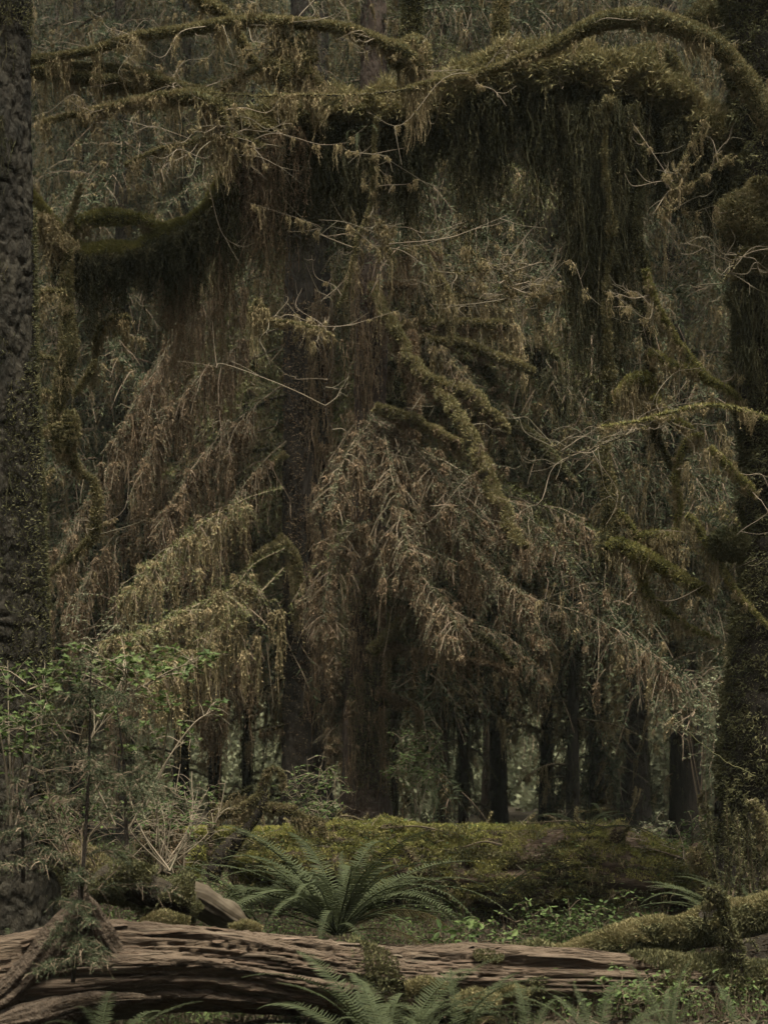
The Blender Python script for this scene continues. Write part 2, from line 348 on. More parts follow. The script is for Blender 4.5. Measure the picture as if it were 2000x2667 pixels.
BG = [
 (1020, 20.5, 11, 3, 'thin pole like spruce close behind the reddish central trunk', .006, 2.2, .85, BARKR, 9),
 (1490, 22.0, 14, 0, 'moss draped spruce just right of the fern on the mossy log', .008, 1.2, .85, BARKD, 12),
 (1555, 24.0, 18, 1, 'mossy spruce between the fern topped log and the pale clearing', -.01, 3.6, .9, BARK, 12),
 (640, 23.0, 10, 3, 'thin spruce stem in the gap close by the dark central trunk', .01, .6, .8, BARKD, 10),
 (1148, 21.5, 17, 0, 'spruce with thin dark trunk just right of the paired central trunks', 0, .3, 1, BARKR, 9),
 (1206, 23.5, 12, 3, 'slim spruce with reddish trunk and many short dead stubs', .01, 1.4, .9, BARKR, 12),
 (1300, 26.5, 20, 1, 'spruce behind the fern on the mossy log, its trunk half in moss', -.01, 2.0, 1, BARK, 6),
 (1418, 25.5, 15, 2, 'spruce hung with dark moss streamers above the fern on the log', .02, 4.0, .95, BARKD, 12),
 (1655, 30, 30, 0, 'straight stout spruce standing beside the pale clearing', 0, 3.1, 1.1, BARK, 4),
 (1792, 23.5, 36, 1, 'spruce with dark bare trunk leaning left near the mossy maple', -.030, 5.0, 1, BARKD, 5),
 (1885, 27.5, 20, 3, 'dark spruce half hidden by the mossy maple trunk', 0, .9, 1, BARKD, 6),
 (560, 27, 16, 2, 'thin spruce in the pale gap left of the paired central trunks', .0, 5.5, 1, BARK, 10),
 (470, 24.5, 19, 1, 'spruce behind the bare twiggy shrub', .01, .2, .95, BARK, 8),
 (330, 23, 22, 0, 'spruce rising behind the fresh green vine maple', -.01, 2.6, 1, BARK, 6),
 (205, 26, 22, 2, 'spruce seen beside the large bark trunk at the picture edge', 0, 1.9, 1.05, BARK, 4),
]
for a in BG: bg_tree(*a)
GROUP_FAR = 'dense spruces farther back among the trees'
for k in range(22):
    d = 31 + 17 * (k / 21) + U(-1, 1); hw = d * 1000 / F + 2.5
    x = (-1 + 2 * ((k * .618 + .13) % 1)) * hw; px = 1000 + x / d * F
    if d < 56 and (1330 < px < 1740 or 500 < px < 770): continue
    t = bg_tree(px, d, U(18, 30) * 24 / d * 1.3, k % 4, 'blue green spruce farther back among the crowded trunks', U(-.01, .01), U(0, 6), U(.95, 1.2), (BARK, BARKR, BARKD)[k % 3], 0)
    t['group'] = GROUP_FAR
far = MB()
for k in range(210):
    d = U(50, 108); x = U(-1, 1) * (d * .24 + 7); hsc = U(.8, 1.25)
    base = np.array([x, d, float(gz(x, d)) if d < 66 else max(float(gz(x, d)), 66 * max(0, (d - 72 + 16 * (x / 78) ** 2) / 50) ** .8 - 2)])
    for j in range(44):
        zz = 2.0 + 20 * hsc * (j + U(0, 1)) / 44; L = 4.0 * max(.12, (1 - (zz - 2) / (20 * hsc))) ** .8 * U(.6, 1.2) / 2.6
        far.merge(LOWV[rng.integers(6)], rotz(j * 2.4 + U(-.5, .5)) @ roty(U(.05, .5)) * L, base + [0, 0, zz])
tag(far.build('forest', [TWBR, NBLU]), 'far wood of spruces closing the view behind the clearing', 'forest', kind='stuff')

# thicket, the clearing's light put into its pale colour: many leaves on thin stems
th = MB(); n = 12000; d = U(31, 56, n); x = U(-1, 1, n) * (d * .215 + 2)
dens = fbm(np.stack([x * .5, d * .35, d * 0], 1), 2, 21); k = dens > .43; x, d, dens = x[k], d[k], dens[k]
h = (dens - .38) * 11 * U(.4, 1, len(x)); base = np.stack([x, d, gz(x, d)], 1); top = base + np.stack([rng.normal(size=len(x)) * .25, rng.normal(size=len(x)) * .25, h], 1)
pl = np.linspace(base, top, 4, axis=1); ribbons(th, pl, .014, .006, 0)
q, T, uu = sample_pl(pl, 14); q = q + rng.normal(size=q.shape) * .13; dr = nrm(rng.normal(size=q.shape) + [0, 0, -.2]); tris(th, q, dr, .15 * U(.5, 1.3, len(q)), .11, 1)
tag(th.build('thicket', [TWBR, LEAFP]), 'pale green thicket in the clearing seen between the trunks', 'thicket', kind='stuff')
# unseen trees behind and beside the camera, added to block low light
rear = MB()
for k in range(46):
    a = PI + 1.05 + (k / 45) * (PI * 2 - 2 * 1.05 - PI + .0) * 1.0
    a = math.radians(150 + 240 * k / 45); rr = U(15, 27); bx, by = rr * math.cos(a), 8 + rr * math.sin(a)
    if by > -3 and abs(bx) < max(0, by) * .27 + 7: continue
    for j in range(40):
        zz = .6 + 17 * (j + U(0, 1)) / 40; L = 4.6 * max(.15, (1 - zz / 19)) ** .7 * U(.6, 1.2) / 2.6
        rear.merge(LOWV[rng.integers(6)], rotz(j * 2.4 + U(-.5, .5)) @ roty(U(.05, .5)) * L, np.array([bx, by, zz]))
tag(rear.build('shade_forest', [TWBR, NBLU]), 'unseen spruce wood added on the near side to block low light', 'forest', kind='stuff')
LOBE = np.array([(0, 0), (.30, -.06), (.55, -.42), (.62, -.12), (1, 0), (.62, .12), (.55, .42), (.30, .06)])
OVAL = np.array([(0, 0), (.3, -.22), (.7, -.2), (1, 0), (.7, .2), (.3, .22)])
def leaves(mb, q, d, size, shape, m, flat=.8):
    n = len(q); nn = nrm(UP * flat + rng.normal(size=(n, 3)) * .35); s = nrm(np.cross(nn, d)); d = nrm(np.cross(s, nn)); k = len(shape); sz = size * U(.6, 1.25, n)
    fold = np.abs(shape[:, 1])[None, :, None] * nn[:, None] * .25
    V = q[:, None] + (d[:, None] * shape[None, :, 0, None] + s[:, None] * shape[None, :, 1, None] + fold) * sz[:, None, None]
    c = len(shape) // 2
    for a in range(1, k - 1):
        pass
    f = np.array([[0, a, a + 1] for a in range(1, k - 1)]); mb.add(V, ((np.arange(n) * k)[:, None, None] + f[None]).reshape(-1, 3), m)
# ------------------------------------------------------------------ big trunk at the left edge
def limb(par, org, pts, d, rpx, d1=None, moss=1.0, hg=None, name='branch', mats=None, n=None, lump=.0, jit=.006, ml=.022, mw=.008, twigs=0, hmat=None, label=None, up=.3, sides=8, up0=None):
    pw = PP(pts, d, d1); n = n or max(12, len(pts) * 9); p = spline(pw, n)
    p[1:-1] += (vn(np.stack([np.linspace(0, n * .35, n)] * 3, 1) + np.array([0, 40, 80]), int(pts[0][0]))[:, None] - .5)[1:-1] * jit * 2
    p[1:-1] += rng.normal(size=p[1:-1].shape) * jit * .15
    r = lerp1([R(x, d) for x in np.atleast_1d(rpx)], n); L = arclen(p)[-1]; m = MB()
    tube(m, p, r * .8, sides, 0, .25, 9, seed=int(pts[0][1]))
    if moss: fuzz(m, p, r * .85, int(moss * 19000 * L * 2 * PI * (r.mean() + .006)), ml, mw, up, 1, lump=lump)
    th = MB()
    for k in range(int(twigs * 3)):
        i = rng.integers(n // 5, n); q = p[i]; dr = nrm(rng.normal(size=3) * [1, .5, .6] + [0, 0, .05]); l = U(.12, .42) * (2 if rng.random() < .25 else 1)
        c = spline([q, q + dr * l * .35 + rng.normal(size=3) * l * .07, q + dr * l * .7 + rng.normal(size=3) * l * .12, q + dr * l + [0, 0, U(-.15, .25) * l]], 16); tube(m, c, [U(.0022, .0042), .0025, .001], 4, 2)
        for e in range(rng.integers(1, 5)):
            j = rng.integers(4, 15); d2 = nrm(dr + rng.normal(size=3) * .7); e2 = l * U(.1, .45); tube(m, spline([c[j], c[j] + d2 * e2 * .5 + [0, 0, -.01], c[j] + d2 * e2 + [0, 0, .04 * U(-1, 1.5)]], 7), [.002, .0009], 3, 2)
        if rng.random() < .55: hang(th, c, .003, 13, .03, .26, 6, .012, 0, w=.006, seg=6, ll=.020, lw=.005)
    o = m.build(name, (mats or ([MOSSD, MOSS] if moss >= 1 else [BARKD, MOSS])) + [TWPA], par, org)
    if label: o['label'] = label
    if hg:
        per, L0, L1 = hg[:3]; kw = dict(hg[3]) if len(hg) > 3 else {}; h = MB()
        hang(h, p, r, per, L0, L1, kw.pop('n', 9), kw.pop('spread', .03), 0, **{**dict(w=.006, seg=7, leaf=3, ll=.020, lw=.005, sway=.012), **kw})
        if th.n: h.merge(th)
        h.build('hanging_moss', hmat or HTAN, o, org)
    return p

x0, d0 = P(-58, 0, 11)[0], 11.0
o0 = np.array([x0, d0, float(gz(x0, d0))])
big = thing('conifer_tree', 'massive bark covered trunk with moss rising along the picture edge', 'tree', o0)
tp = PP([(5, 2520), (0, 2100), (-4, 1720), (-16, 1300), (-32, 900), (-38, 400), (-40, -60), (-42, -420)], 11)
mb = trunk_mb(tp, [.31, .305, .30, .295, .285, .275, .27, .26], 700, 150, .015, 8, 3, flare=.25, ridge=.03); mb.build('trunk', BARKL, big, o0)
m = MB(); p = spline(tp, 60)
fuzz(m, p, np.linspace(.322, .285, 60), 60000, .024, .008, .3, 0, side=(1, -.2, 0)); k = MB()
v = np.concatenate(m.v).reshape(-1, 3, 3); c = v.mean(1)
keep = fbm(c * np.array([2.4, 2.4, 1.2]), 3, 8) + .10 * (c[:, 2] < 4.6) - .06 * (c[:, 2] > 5) > .50
k.add(v[keep].reshape(-1, 3), np.arange(keep.sum() * 3).reshape(-1, 3)); k.build('trunk_moss', MOSSD, big, o0)
h = MB(); c = np.stack([U(.10, .26, 46) + x0, d0 - U(.12, .26, 46), U(2.4, 6.6, 46)], 1); tassels(h, c, U(.08, .45, 46), 9, .02, w=.006, seg=6, ll=.018, lw=.006)
h.build('hanging_moss', HGRN, big, o0)
for y, L in ((758, 92), (930, 60), (1022, 52), (1120, 80), (1240, 60)):
    limb(big, o0, [(70, y + 18), (95 + L * .3, y), (78 + L, y + U(-40, 10))], 11.2, [9, 7, 3], moss=1, hg=(26, .05, .22))

crown_mb(17, 10.0, 16, 2.2, LOWV).build('crown', [TWBR, NBLU], big)  # unseen crown, added above the frame to shade the left trunk
# ------------------------------------------------------------------ the mossy maple: leaning trunk, arching bough, curtains
om = np.array([P(2045, 0, 12.5)[0], 12.5, 0.0]); om[2] = float(gz(om[0], om[1]))
maple = thing('maple_tree', 'old maple smothered in moss with an arching bough and hanging curtains', 'tree', om)
tp = PP([(2010, 2450), (2020, 2150), (2025, 1850), (2052, 1550), (2070, 1250), (2060, 1000), (2052, 760), (2050, 480), (2025, 240), (2010, 0), (2000, -300)], 12.5)
tr = [.36, .35, .35, .31, .33, .37, .36, .34, .30, .28, .25]
trunk_mb(tp, tr, 220, 48, .02, 10, 5, flare=.2).build('trunk', BARKD, maple, om)
m = MB(); p = spline(tp, 90); fuzz(m, p, lerp1(tr, 90) + .012, 120000, .034, .011, -.25, 0, side=(-1, -.4, 0), lump=.10)
m.build('trunk_moss', MOSSD, maple, om)
m = MB(); p = spline(PP([(1985, 470), (1975, 540), (1965, 620), (1975, 720)], 12.2), 20); fuzz(m, p, [.05, .10, .12, .05], 26000, .026, .009, .1, 0, lump=.20, spread=.9)
fuzz(m, p, [.05, .10, .10, .05], 9000, .045, .010, -.5, 0, lump=.15); m.build('moss_cushion', MOSS, maple, om)
h = MB(); c = np.concatenate([PP([(1935, 640), (1960, 700), (1925, 760), (1990, 760), (1945, 820), (1930, 900), (1975, 930)], 12.15) + rng.normal(size=(7, 3)) * .03 for _ in range(4)])
tassels(h, c, U(.2, .55, len(c)), 12, .035, w=.006, seg=7, ll=.02, lw=.006); h.build('hanging_moss', HGRN, maple, om)

cr = MB(); n = 5200; q = rng.normal(size=(n, 3)) * [.85, 1.3, .9] + [4.1, 12.6, 10.6]; q = q[(q[:, 2] > 8.4)]; leaves(cr, q, nrm(rng.normal(size=q.shape)), .15, LOBE, 0); cr.build('crown', LEAFG, maple, om)  # out-of-view leaf mass added overhead to darken the right edge
# arching main bough
bp = [(2040, 520), (1960, 440), (1880, 372), (1800, 310), (1710, 252), (1610, 214), (1510, 194), (1400, 186), (1290, 200), (1200, 232), (1110, 272), (1000, 292), (900, 300), (800, 318), (710, 340), (640, 372)]
br = [70, 66, 62, 56, 56, 56, 60, 62, 66, 58, 52, 50, 52, 50, 46, 36]
pw = spline(PP(bp, 12.6), 170); rb = lerp1([R(x, 12.6) for x in br], 170); m = MB()
tube(m, pw, rb * .85, 20, 0, .25, 5, seed=4); bough = m.build('bough', BARKD, maple, om)
m = MB(); fuzz(m, pw, rb * .88, 150000, .030, .010, .35, 0, lump=.13); fuzz(m, pw, rb * .95, 30000, .055, .012, .1, 0, lump=.16)
k = MB(); v = np.concatenate(m.v).reshape(-1, 3, 3)
m.build('moss_cushion', MOSS, bough, om)
def curtain(par, x, top, bot, d, dd, count, n=9, spread=.032, mat=HGRN, hole=.0, seed=1, minu=.25, **kw):
    """tassels between a top and a bottom outline given in photo pixels, spread over a real depth"""
    px = U(x[0], x[-1], count); g = fbm(np.stack([px * .022, px * 0, px * 0], 1), 2, seed)
    keep = g > hole; px, g = px[keep], g[keep]
    tp_, bt_ = np.interp(px, x, top), np.interp(px, x, bot); dp = d + U(-dd, dd, len(px))
    ln = (bt_ - tp_) * (minu + (1 - minu) * rng.random(len(px)) ** .7) * np.clip((vn(np.stack([px * .045, px * 0 + seed, px * 0], 1), seed + 4) * 1.5) * (.75 + .5 * g), .45, 1.35)
    C = np.array([P(a, b, e) for a, b, e in zip(px, tp_ + U(-12, 14, len(px)), dp)]); h = MB()
    tassels(h, C, np.maximum(.05, ln / F * dp), n, spread, 0, **{**dict(w=.005, seg=10, leaf=6, ll=.026, lw=.0065, sway=.014), **kw})
    return h.build('hanging_moss', mat, par, om)
# main curtain: dense above, ragged below
CX = [600, 660, 720, 780, 840, 920, 1000, 1080, 1160, 1250, 1350, 1440, 1520, 1600, 1700, 1790, 1860, 1910]
CT = [405, 385, 365, 350, 340, 326, 318, 306, 278, 242, 218, 214, 222, 240, 276, 332, 380, 425]
CB = [760, 790, 800, 760, 640, 560, 600, 660, 680, 700, 700, 660, 720, 760, 780, 850, 800, 720]
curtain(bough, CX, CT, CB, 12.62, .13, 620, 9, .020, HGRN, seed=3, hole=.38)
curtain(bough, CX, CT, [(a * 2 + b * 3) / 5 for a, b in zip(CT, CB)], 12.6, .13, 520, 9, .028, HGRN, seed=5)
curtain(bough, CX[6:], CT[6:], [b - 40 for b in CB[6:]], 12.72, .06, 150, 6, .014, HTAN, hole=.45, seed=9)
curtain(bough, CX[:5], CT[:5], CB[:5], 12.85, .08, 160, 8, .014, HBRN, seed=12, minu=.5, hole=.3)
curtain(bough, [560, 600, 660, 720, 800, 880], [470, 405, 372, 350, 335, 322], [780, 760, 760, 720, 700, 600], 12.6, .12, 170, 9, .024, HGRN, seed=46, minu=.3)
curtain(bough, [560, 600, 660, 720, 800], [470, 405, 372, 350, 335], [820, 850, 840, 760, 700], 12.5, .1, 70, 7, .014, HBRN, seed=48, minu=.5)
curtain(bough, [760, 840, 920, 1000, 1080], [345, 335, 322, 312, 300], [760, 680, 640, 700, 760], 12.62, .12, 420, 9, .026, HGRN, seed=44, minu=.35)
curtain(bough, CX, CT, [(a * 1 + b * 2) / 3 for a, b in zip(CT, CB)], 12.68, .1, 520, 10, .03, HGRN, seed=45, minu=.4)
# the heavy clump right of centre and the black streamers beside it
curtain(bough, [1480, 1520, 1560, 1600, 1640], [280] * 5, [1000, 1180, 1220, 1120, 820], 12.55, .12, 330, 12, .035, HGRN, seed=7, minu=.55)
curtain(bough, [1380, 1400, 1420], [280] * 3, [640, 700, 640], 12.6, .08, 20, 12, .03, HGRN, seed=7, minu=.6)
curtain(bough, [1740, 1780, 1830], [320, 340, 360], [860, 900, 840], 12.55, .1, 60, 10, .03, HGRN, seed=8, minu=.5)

# bough end drooping to the left and the lower mossy limb
lp = [(650, 372), (618, 420), (590, 480), (545, 545), (492, 588), (440, 610), (400, 636), (362, 662), (289, 662), (222, 674), (182, 640), (160, 604), (120, 552), (78, 500)]
lr = [40, 34, 28, 24, 22, 26, 30, 32, 36, 36, 26, 14, 9, 6]
low = spline(PP(lp, 12.5), 120); m = MB(); lrr = lerp1([R(x, 12.5) for x in lr], 120); tube(m, low, lrr * .8, 14, 0, .2, 6, seed=9)
fuzz(m, low, lrr * .85, 70000, .024, .008, .4, 1, lump=.04); lowb = m.build('bough', [BARKD, MOSSL], maple, om)  # brightened moss colour makes up for the shade on this limb
LX = [150, 190, 240, 300, 370, 440, 500, 560, 610]; LT = [610, 660, 672, 665, 655, 615, 590, 545, 450]
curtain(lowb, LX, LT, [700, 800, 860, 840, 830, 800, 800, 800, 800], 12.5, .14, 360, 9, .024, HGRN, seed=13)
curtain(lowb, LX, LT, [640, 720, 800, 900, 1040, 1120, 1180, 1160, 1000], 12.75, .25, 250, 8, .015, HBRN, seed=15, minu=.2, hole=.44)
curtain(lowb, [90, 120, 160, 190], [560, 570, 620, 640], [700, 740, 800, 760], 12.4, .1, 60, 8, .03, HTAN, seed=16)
M_ = maple
limb(M_, om, [(181, 603), (205, 582), (241, 570), (313, 565), (360, 570), (386, 578), (412, 600)], 12.45, [12, 18, 20, 20, 16, 14, 10], moss=1.3, mats=[MOSSD, MOSSL], lump=.03, hg=(26, .05, .18))
limb(M_, om, [(172, 600), (180, 575), (195, 530), (211, 478)], 12.4, [8, 9, 7, 2], moss=1.4, hg=(30, .04, .12))
limb(M_, om, [(178, 650), (170, 740), (172, 800), (178, 920), (152, 1040), (148, 1150), (176, 1180), (215, 1235), (247, 1262), (250, 1372), (223, 1420), (181, 1457), (108, 1505)], 12.3, [14, 14, 16, 24, 16, 12, 16, 9, 8, 8, 7, 4, 2], moss=1.2, lump=.03, hg=(22, .05, .35), twigs=5)
limb(M_, om, [(182, 1070), (184, 1090), (183, 1140), (172, 1180)], 12.2, [12, 20, 22, 10], moss=1.6, lump=.03, hg=(50, .06, .25))
limb(M_, om, [(192, 1030), (215, 1000), (235, 968), (246, 935)], 12.3, [6, 8, 8, 3], moss=1.5)
limb(M_, om, [(240, 985), (262, 850), (330, 826), (322, 850)], 12.9, [4, 8, 10, 4], moss=1, hg=(40, .1, .35))
# slim branches above the bough
LONG = (34, .04, .5)
def B(pts, r, d=12.0, **k):
    if pts[0][0] > 1570 and np.mean([y for _, y in pts]) > 690 and len(pts) < 9: k.setdefault('mats', [MOSSD, MOSSL]); k['twigs'] = k.get('twigs', 0) * .55  # lighter moss colour stands in for light on the right limbs
    return limb(M_, om, pts, d, r, **k)
B([(1060, 232), (1120, 216), (1180, 208), (1241, 193), (1300, 174), (1362, 150), (1434, 122), (1500, 84), (1573, 54), (1663, 44), (1741, 58), (1814, 88), (1874, 124), (1922, 176), (1964, 241), (2000, 305), (2060, 400)][::-1], [34, 30, 26, 24, 24, 26, 27, 26, 22, 17, 12, 9, 8, 7, 6, 5], 11.9, moss=1.3, lump=.02, hg=(30, .05, .42, {'n': 9, 'spread': .022}), twigs=6)
B([(1062, 232), (1000, 239), (900, 247), (780, 246), (680, 249), (560, 242)], [4, 3, 2.5, 2.5, 2, 1.5], 11.9, moss=.8, hg=(7, .03, .3))
B([(40, 165), (72, 157), (157, 145), (241, 130), (313, 107), (374, 90), (482, 78), (573, 62), (651, 53), (753, 58), (844, 66), (934, 82), (1000, 112), (1048, 128), (1086, 160), (1102, 190)], [16, 12, 9, 10, 11, 12, 15, 16, 16, 16, 15, 15, 17, 20, 18, 8], 12.1, moss=1.4, hg=(42, .05, .42, {'n': 10}), twigs=8)
B([(20, 175), (72, 181), (181, 190), (271, 206), (362, 216), (452, 231), (518, 255), (591, 272), (650, 330)], [26, 24, 24, 26, 26, 22, 18, 14, 12], 12.3, moss=1.2, lump=.02, hg=(40, .05, .30), twigs=4)
B([(150, 165), (199, 172), (301, 178), (392, 199), (482, 226), (555, 247), (603, 283), (640, 330)], [9, 10, 12, 13, 13, 13, 14, 14], 12.15, moss=1.2, hg=(26, .05, .2))
B([(108, 316), (181, 301), (271, 280), (362, 259), (446, 247), (518, 257), (565, 280), (585, 330), (590, 400)], [4, 6, 8, 9, 12, 16, 16, 14, 6], 12.0, moss=1.3, hg=(44, .06, .5, {'n': 11}), twigs=7)
B([(440, 256), (480, 250), (540, 262), (575, 300)], [8, 22, 24, 10], 12.0, moss=1.5, lump=.05, hg=(90, .12, .75, {'n': 12}))
B([(325, 428), (422, 386), (512, 368), (603, 356), (650, 366), (690, 384)], [4, 5, 6, 7, 7, 7], 12.0, moss=1.1, hg=(26, .04, .3), twigs=8)
B([(560, 241), (633, 199), (693, 157), (735, 127), (790, 90)], [7, 7, 6, 5, 4], 12.2, moss=1.1, hg=(30, .06, .4), twigs=5)
B([(500, -60), (524, 0), (573, 24), (603, 54)], [22, 20, 18, 12], 12.3, moss=1.2, hg=(30, .06, .3))
B([(620, 80), (640, 130), (669, 172), (690, 210)], [12, 13, 12, 8], 12.3, moss=1, hg=(20, .05, .2))
for (a, b, w) in ((735, 100, 20), (775, 120, 26), (720, 170, 24), (800, 190, 22), (1075, 110, 24), (1040, 150, 18)):
    B([(a - 30, b + 10), (a, b), (a + 22, b + 26), (a + 30, b + 90)], [8, w, w, 6], 12.15, moss=1.5, lump=.05, hg=(90, .12, .5, {'n': 12}))
B([(1300, 195), (1302, 120), (1304, 50), (1306, -80), (1308, -260)], [26, 22, 20, 22, 20], 12.8, moss=1.2, lump=.02, hg=(20, .04, .16))
B([(1062, 260), (1068, 170), (1072, 80), (1076, -80), (1078, -260)], [32, 30, 28, 28, 26], 13.1, moss=1.2, lump=.02, hg=(30, .05, .25), mats=[BARKD, MOSSD])
B([(1610, 170), (1640, 148), (1690, 138), (1735, 150), (1765, 190), (1800, 262)], [10, 22, 28, 24, 20, 16], 12.9, moss=1.6, lump=.04, hg=(80, .1, .5, {'n': 12}))
B([(1800, 110), (1820, 60), (1860, 30), (1910, 20), (1990, 60)], [10, 34, 42, 36, 26], 13.3, moss=1.4, lump=.06, hg=(50, .06, .3))
# hanging limbs on the right
B([(1588, 250), (1574, 420), (1592, 580), (1578, 780), (1586, 960), (1576, 1102), (1573, 1192), (1582, 1253), (1586, 1313), (1588, 1360), (1580, 1420), (1573, 1463)], [3, 3, 3, 3, 3, 4, 18, 24, 22, 24, 26, 10], 12.3, moss=1.0, lump=.05, hg=(24, .04, .3), hmat=HGRN)
B([(1585, 1428), (1609, 1415), (1663, 1439), (1723, 1475), (1784, 1511), (1830, 1535), (1862, 1552)], [14, 15, 16, 15, 14, 14, 5], 12.2, moss=1.5, lump=.03, hg=(34, .05, .3), twigs=4)
B([(1584, 1320), (1612, 1338), (1640, 1364), (1668, 1420)], [7, 8, 8, 5], 12.3, moss=1.3, hg=(30, .05, .2))
B([(1655, 1410), (1680, 1398), (1711, 1393), (1747, 1408), (1765, 1380)], [9, 14, 14, 12, 5], 12.3, moss=1.5, lump=.03, hg=(60, .06, .35))
B([(1645, 1440), (1662, 1470), (1675, 1523), (1699, 1565), (1753, 1607), (1814, 1644), (1874, 1668)], [12, 14, 13, 12, 6, 4, 2], 12.3, moss=1.2, hg=(26, .05, .25), twigs=4)
B([(1650, 270), (1672, 420), (1660, 590), (1680, 710), (1681, 831), (1693, 921), (1690, 988), (1705, 1060), (1711, 1132), (1747, 1217)], [4, 6, 9, 13, 15, 14, 12, 9, 6, 3], 12.4, moss=1.1, lump=.02, hg=(20, .06, .3), mats=[BARKD, MOSSD], hmat=HGRN)
B([(1678, 700), (1694, 750), (1711, 795), (1753, 873), (1796, 933), (1844, 988), (1892, 1012), (1930, 1044)], [7, 9, 9, 9, 11, 11, 9, 3], 12.2, moss=1.4, hg=(34, .05, .3), twigs=9)
B([(1690, 915), (1710, 925), (1741, 945), (1802, 963), (1846, 990)], [8, 12, 12, 12, 8], 12.2, moss=1.4, hg=(40, .06, .3), twigs=4)
B([(1592, 1050), (1612, 1026), (1633, 1004), (1663, 986), (1690, 1004), (1712, 1050)], [10, 15, 17, 18, 15, 8], 12.3, moss=1.6, lump=.04, hg=(80, .1, .38, {'n': 12}))
B([(1702, 1030), (1720, 1060), (1741, 1084), (1775, 1105), (1805, 1116)], [9, 12, 13, 11, 5], 12.2, moss=1.4, hg=(40, .06, .3), twigs=3)
B([(2010, 1098), (1940, 1068), (1892, 1059), (1832, 1056), (1753, 1072), (1663, 1096), (1567, 1111)], [6, 5, 5, 4, 4, 3, 2], 11.8, moss=.7, hg=(12, .04, .25))
B([(1422, 1141), (1440, 1160), (1476, 1180), (1543, 1168), (1603, 1144), (1663, 1120), (1720, 1085)], [1.5, 2, 2.2, 2.2, 2.2, 2.5, 3], 12.0, moss=.3, twigs=9)
B([(1850, 1165), (1876, 1194), (1904, 1223), (1952, 1271), (1956, 1290)], [6, 10, 10, 10, 3], 12.0, moss=1.5, hg=(50, .05, .25), twigs=4)
B([(1790, 1340), (1808, 1362), (1856, 1439), (1898, 1511), (1952, 1583), (2005, 1636)], [5, 9, 10, 8, 5, 3], 12.1, moss=1.3, hg=(36, .05, .4), twigs=3)
B([(1830, 1130), (1790, 1150), (1760, 1240), (1770, 1330), (1752, 1400)], [6, 8, 9, 8, 6], 12.4, moss=1.1, hg=(44, .08, .5))
B([(1840, 300), (1800, 380), (1770, 440), (1758, 520), (1730, 560)], [2.5, 2.5, 2, 2, 1.5], 11.9, moss=.8, twigs=2, hg=(20, .04, .25))
B([(1930, 640), (1910, 690), (1880, 740)], [3, 2.5, 1.5], 11.9, moss=.4, twigs=4)
B([(1910, 400), (1870, 425), (1820, 470), (1765, 487), (1725, 452)], [2.5, 2, 2, 2, 1.3], 11.9, moss=.8, twigs=2, hg=(20, .04, .25))
B([(985, 300), (977, 337), (972, 440), (965, 540), (940, 600), (930, 627), (905, 740), (880, 800)], [4, 4, 5, 6, 5, 4, 3, 1.5], 12.3, moss=1.1, hg=(15, .05, .35, {'n': 6, 'spread': .016}), twigs=5)
B([(975, 560), (1000, 600), (1010, 640), (1030, 700)], [3, 3, 3, 1.5], 12.3, moss=1, hg=(20, .05, .3), twigs=4)
B([(1210, 640), (1270, 690), (1300, 700), (1345, 760), (1420, 768), (1488, 750)], [2, 3, 3, 3.5, 3, 2], 12.5, moss=.8, hg=(16, .05, .25), twigs=9)
B([(1170, 710), (1200, 712), (1296, 704), (1345, 760)], [1.5, 2, 2, 2.5], 12.5, moss=.6, twigs=6)
B([(1182, 770), (1240, 775), (1300, 788), (1345, 760)], [1.5, 2.2, 2.2, 2.5], 12.6, moss=.8, twigs=6)
B([(657, 831), (700, 832), (760, 840), (810, 850), (862, 873)], [2.5, 4, 4, 3, 1.5], 12.0, moss=1.2, hg=(40, .04, .35), twigs=4)
B([(862, 873), (868, 939), (850, 1000), (844, 1024), (850, 1080), (866, 1118)], [1.6, 1.6, 1.6, 1.8, 1.6, 1], 12.0, moss=0, twigs=2)
B([(652, 835), (660, 800), (672, 782), (690, 810)], [4, 5, 4, 2], 12.0, moss=1.2, hg=(60, .1, .5))
B([(1717, 1800), (1753, 1867), (1814, 1927), (1886, 1981), (1960, 2020)], [1, 1.4, 1.5, 1.6, 2], 11.8, moss=0)
m = MB(); p = spline(PP([(1858, 1450), (1880, 1425), (1905, 1415), (1945, 1430)], 12.1), 16); fuzz(m, p, [.04, .09, .10, .06], 9000, .026, .009, .2, 0, lump=.05); m.build('moss_cushion', MOSSD, maple, om)

# ------------------------------------------------------------------ two central spruces
def center_tree(px_pts, d, rpx, label, bark, seed):
    o = np.array([P(px_pts[0][0], 0, d)[0], d, 0.]); o[2] = float(gz(o[0], d)); t = thing('spruce_tree', label, 'tree', o, 'paired central spruces')
    trunk_mb(PP(px_pts, d), [R(x, d) for x in rpx], 300, 48, .016, 17, seed, flare=.35, ridge=.012).build('trunk', bark, t, o); return t, o
s1, o1 = center_tree([(800, 2290), (798, 2000), (800, 1600), (798, 1200), (800, 800), (806, 300), (810, -300)], 19, [70, 62, 60, 60, 58, 52, 44], 'dark trunked spruce, left of the central pair, with mossy drooping boughs', BARKD, 21)
s2, o2 = center_tree([(952, 2290), (952, 2050), (955, 1700), (962, 1300), (966, 900), (970, 400), (972, -300)], 18, [70, 60, 52, 44, 40, 36, 30], 'reddish trunked spruce, right of the central pair, with mossy dead limbs', BARKR, 33)
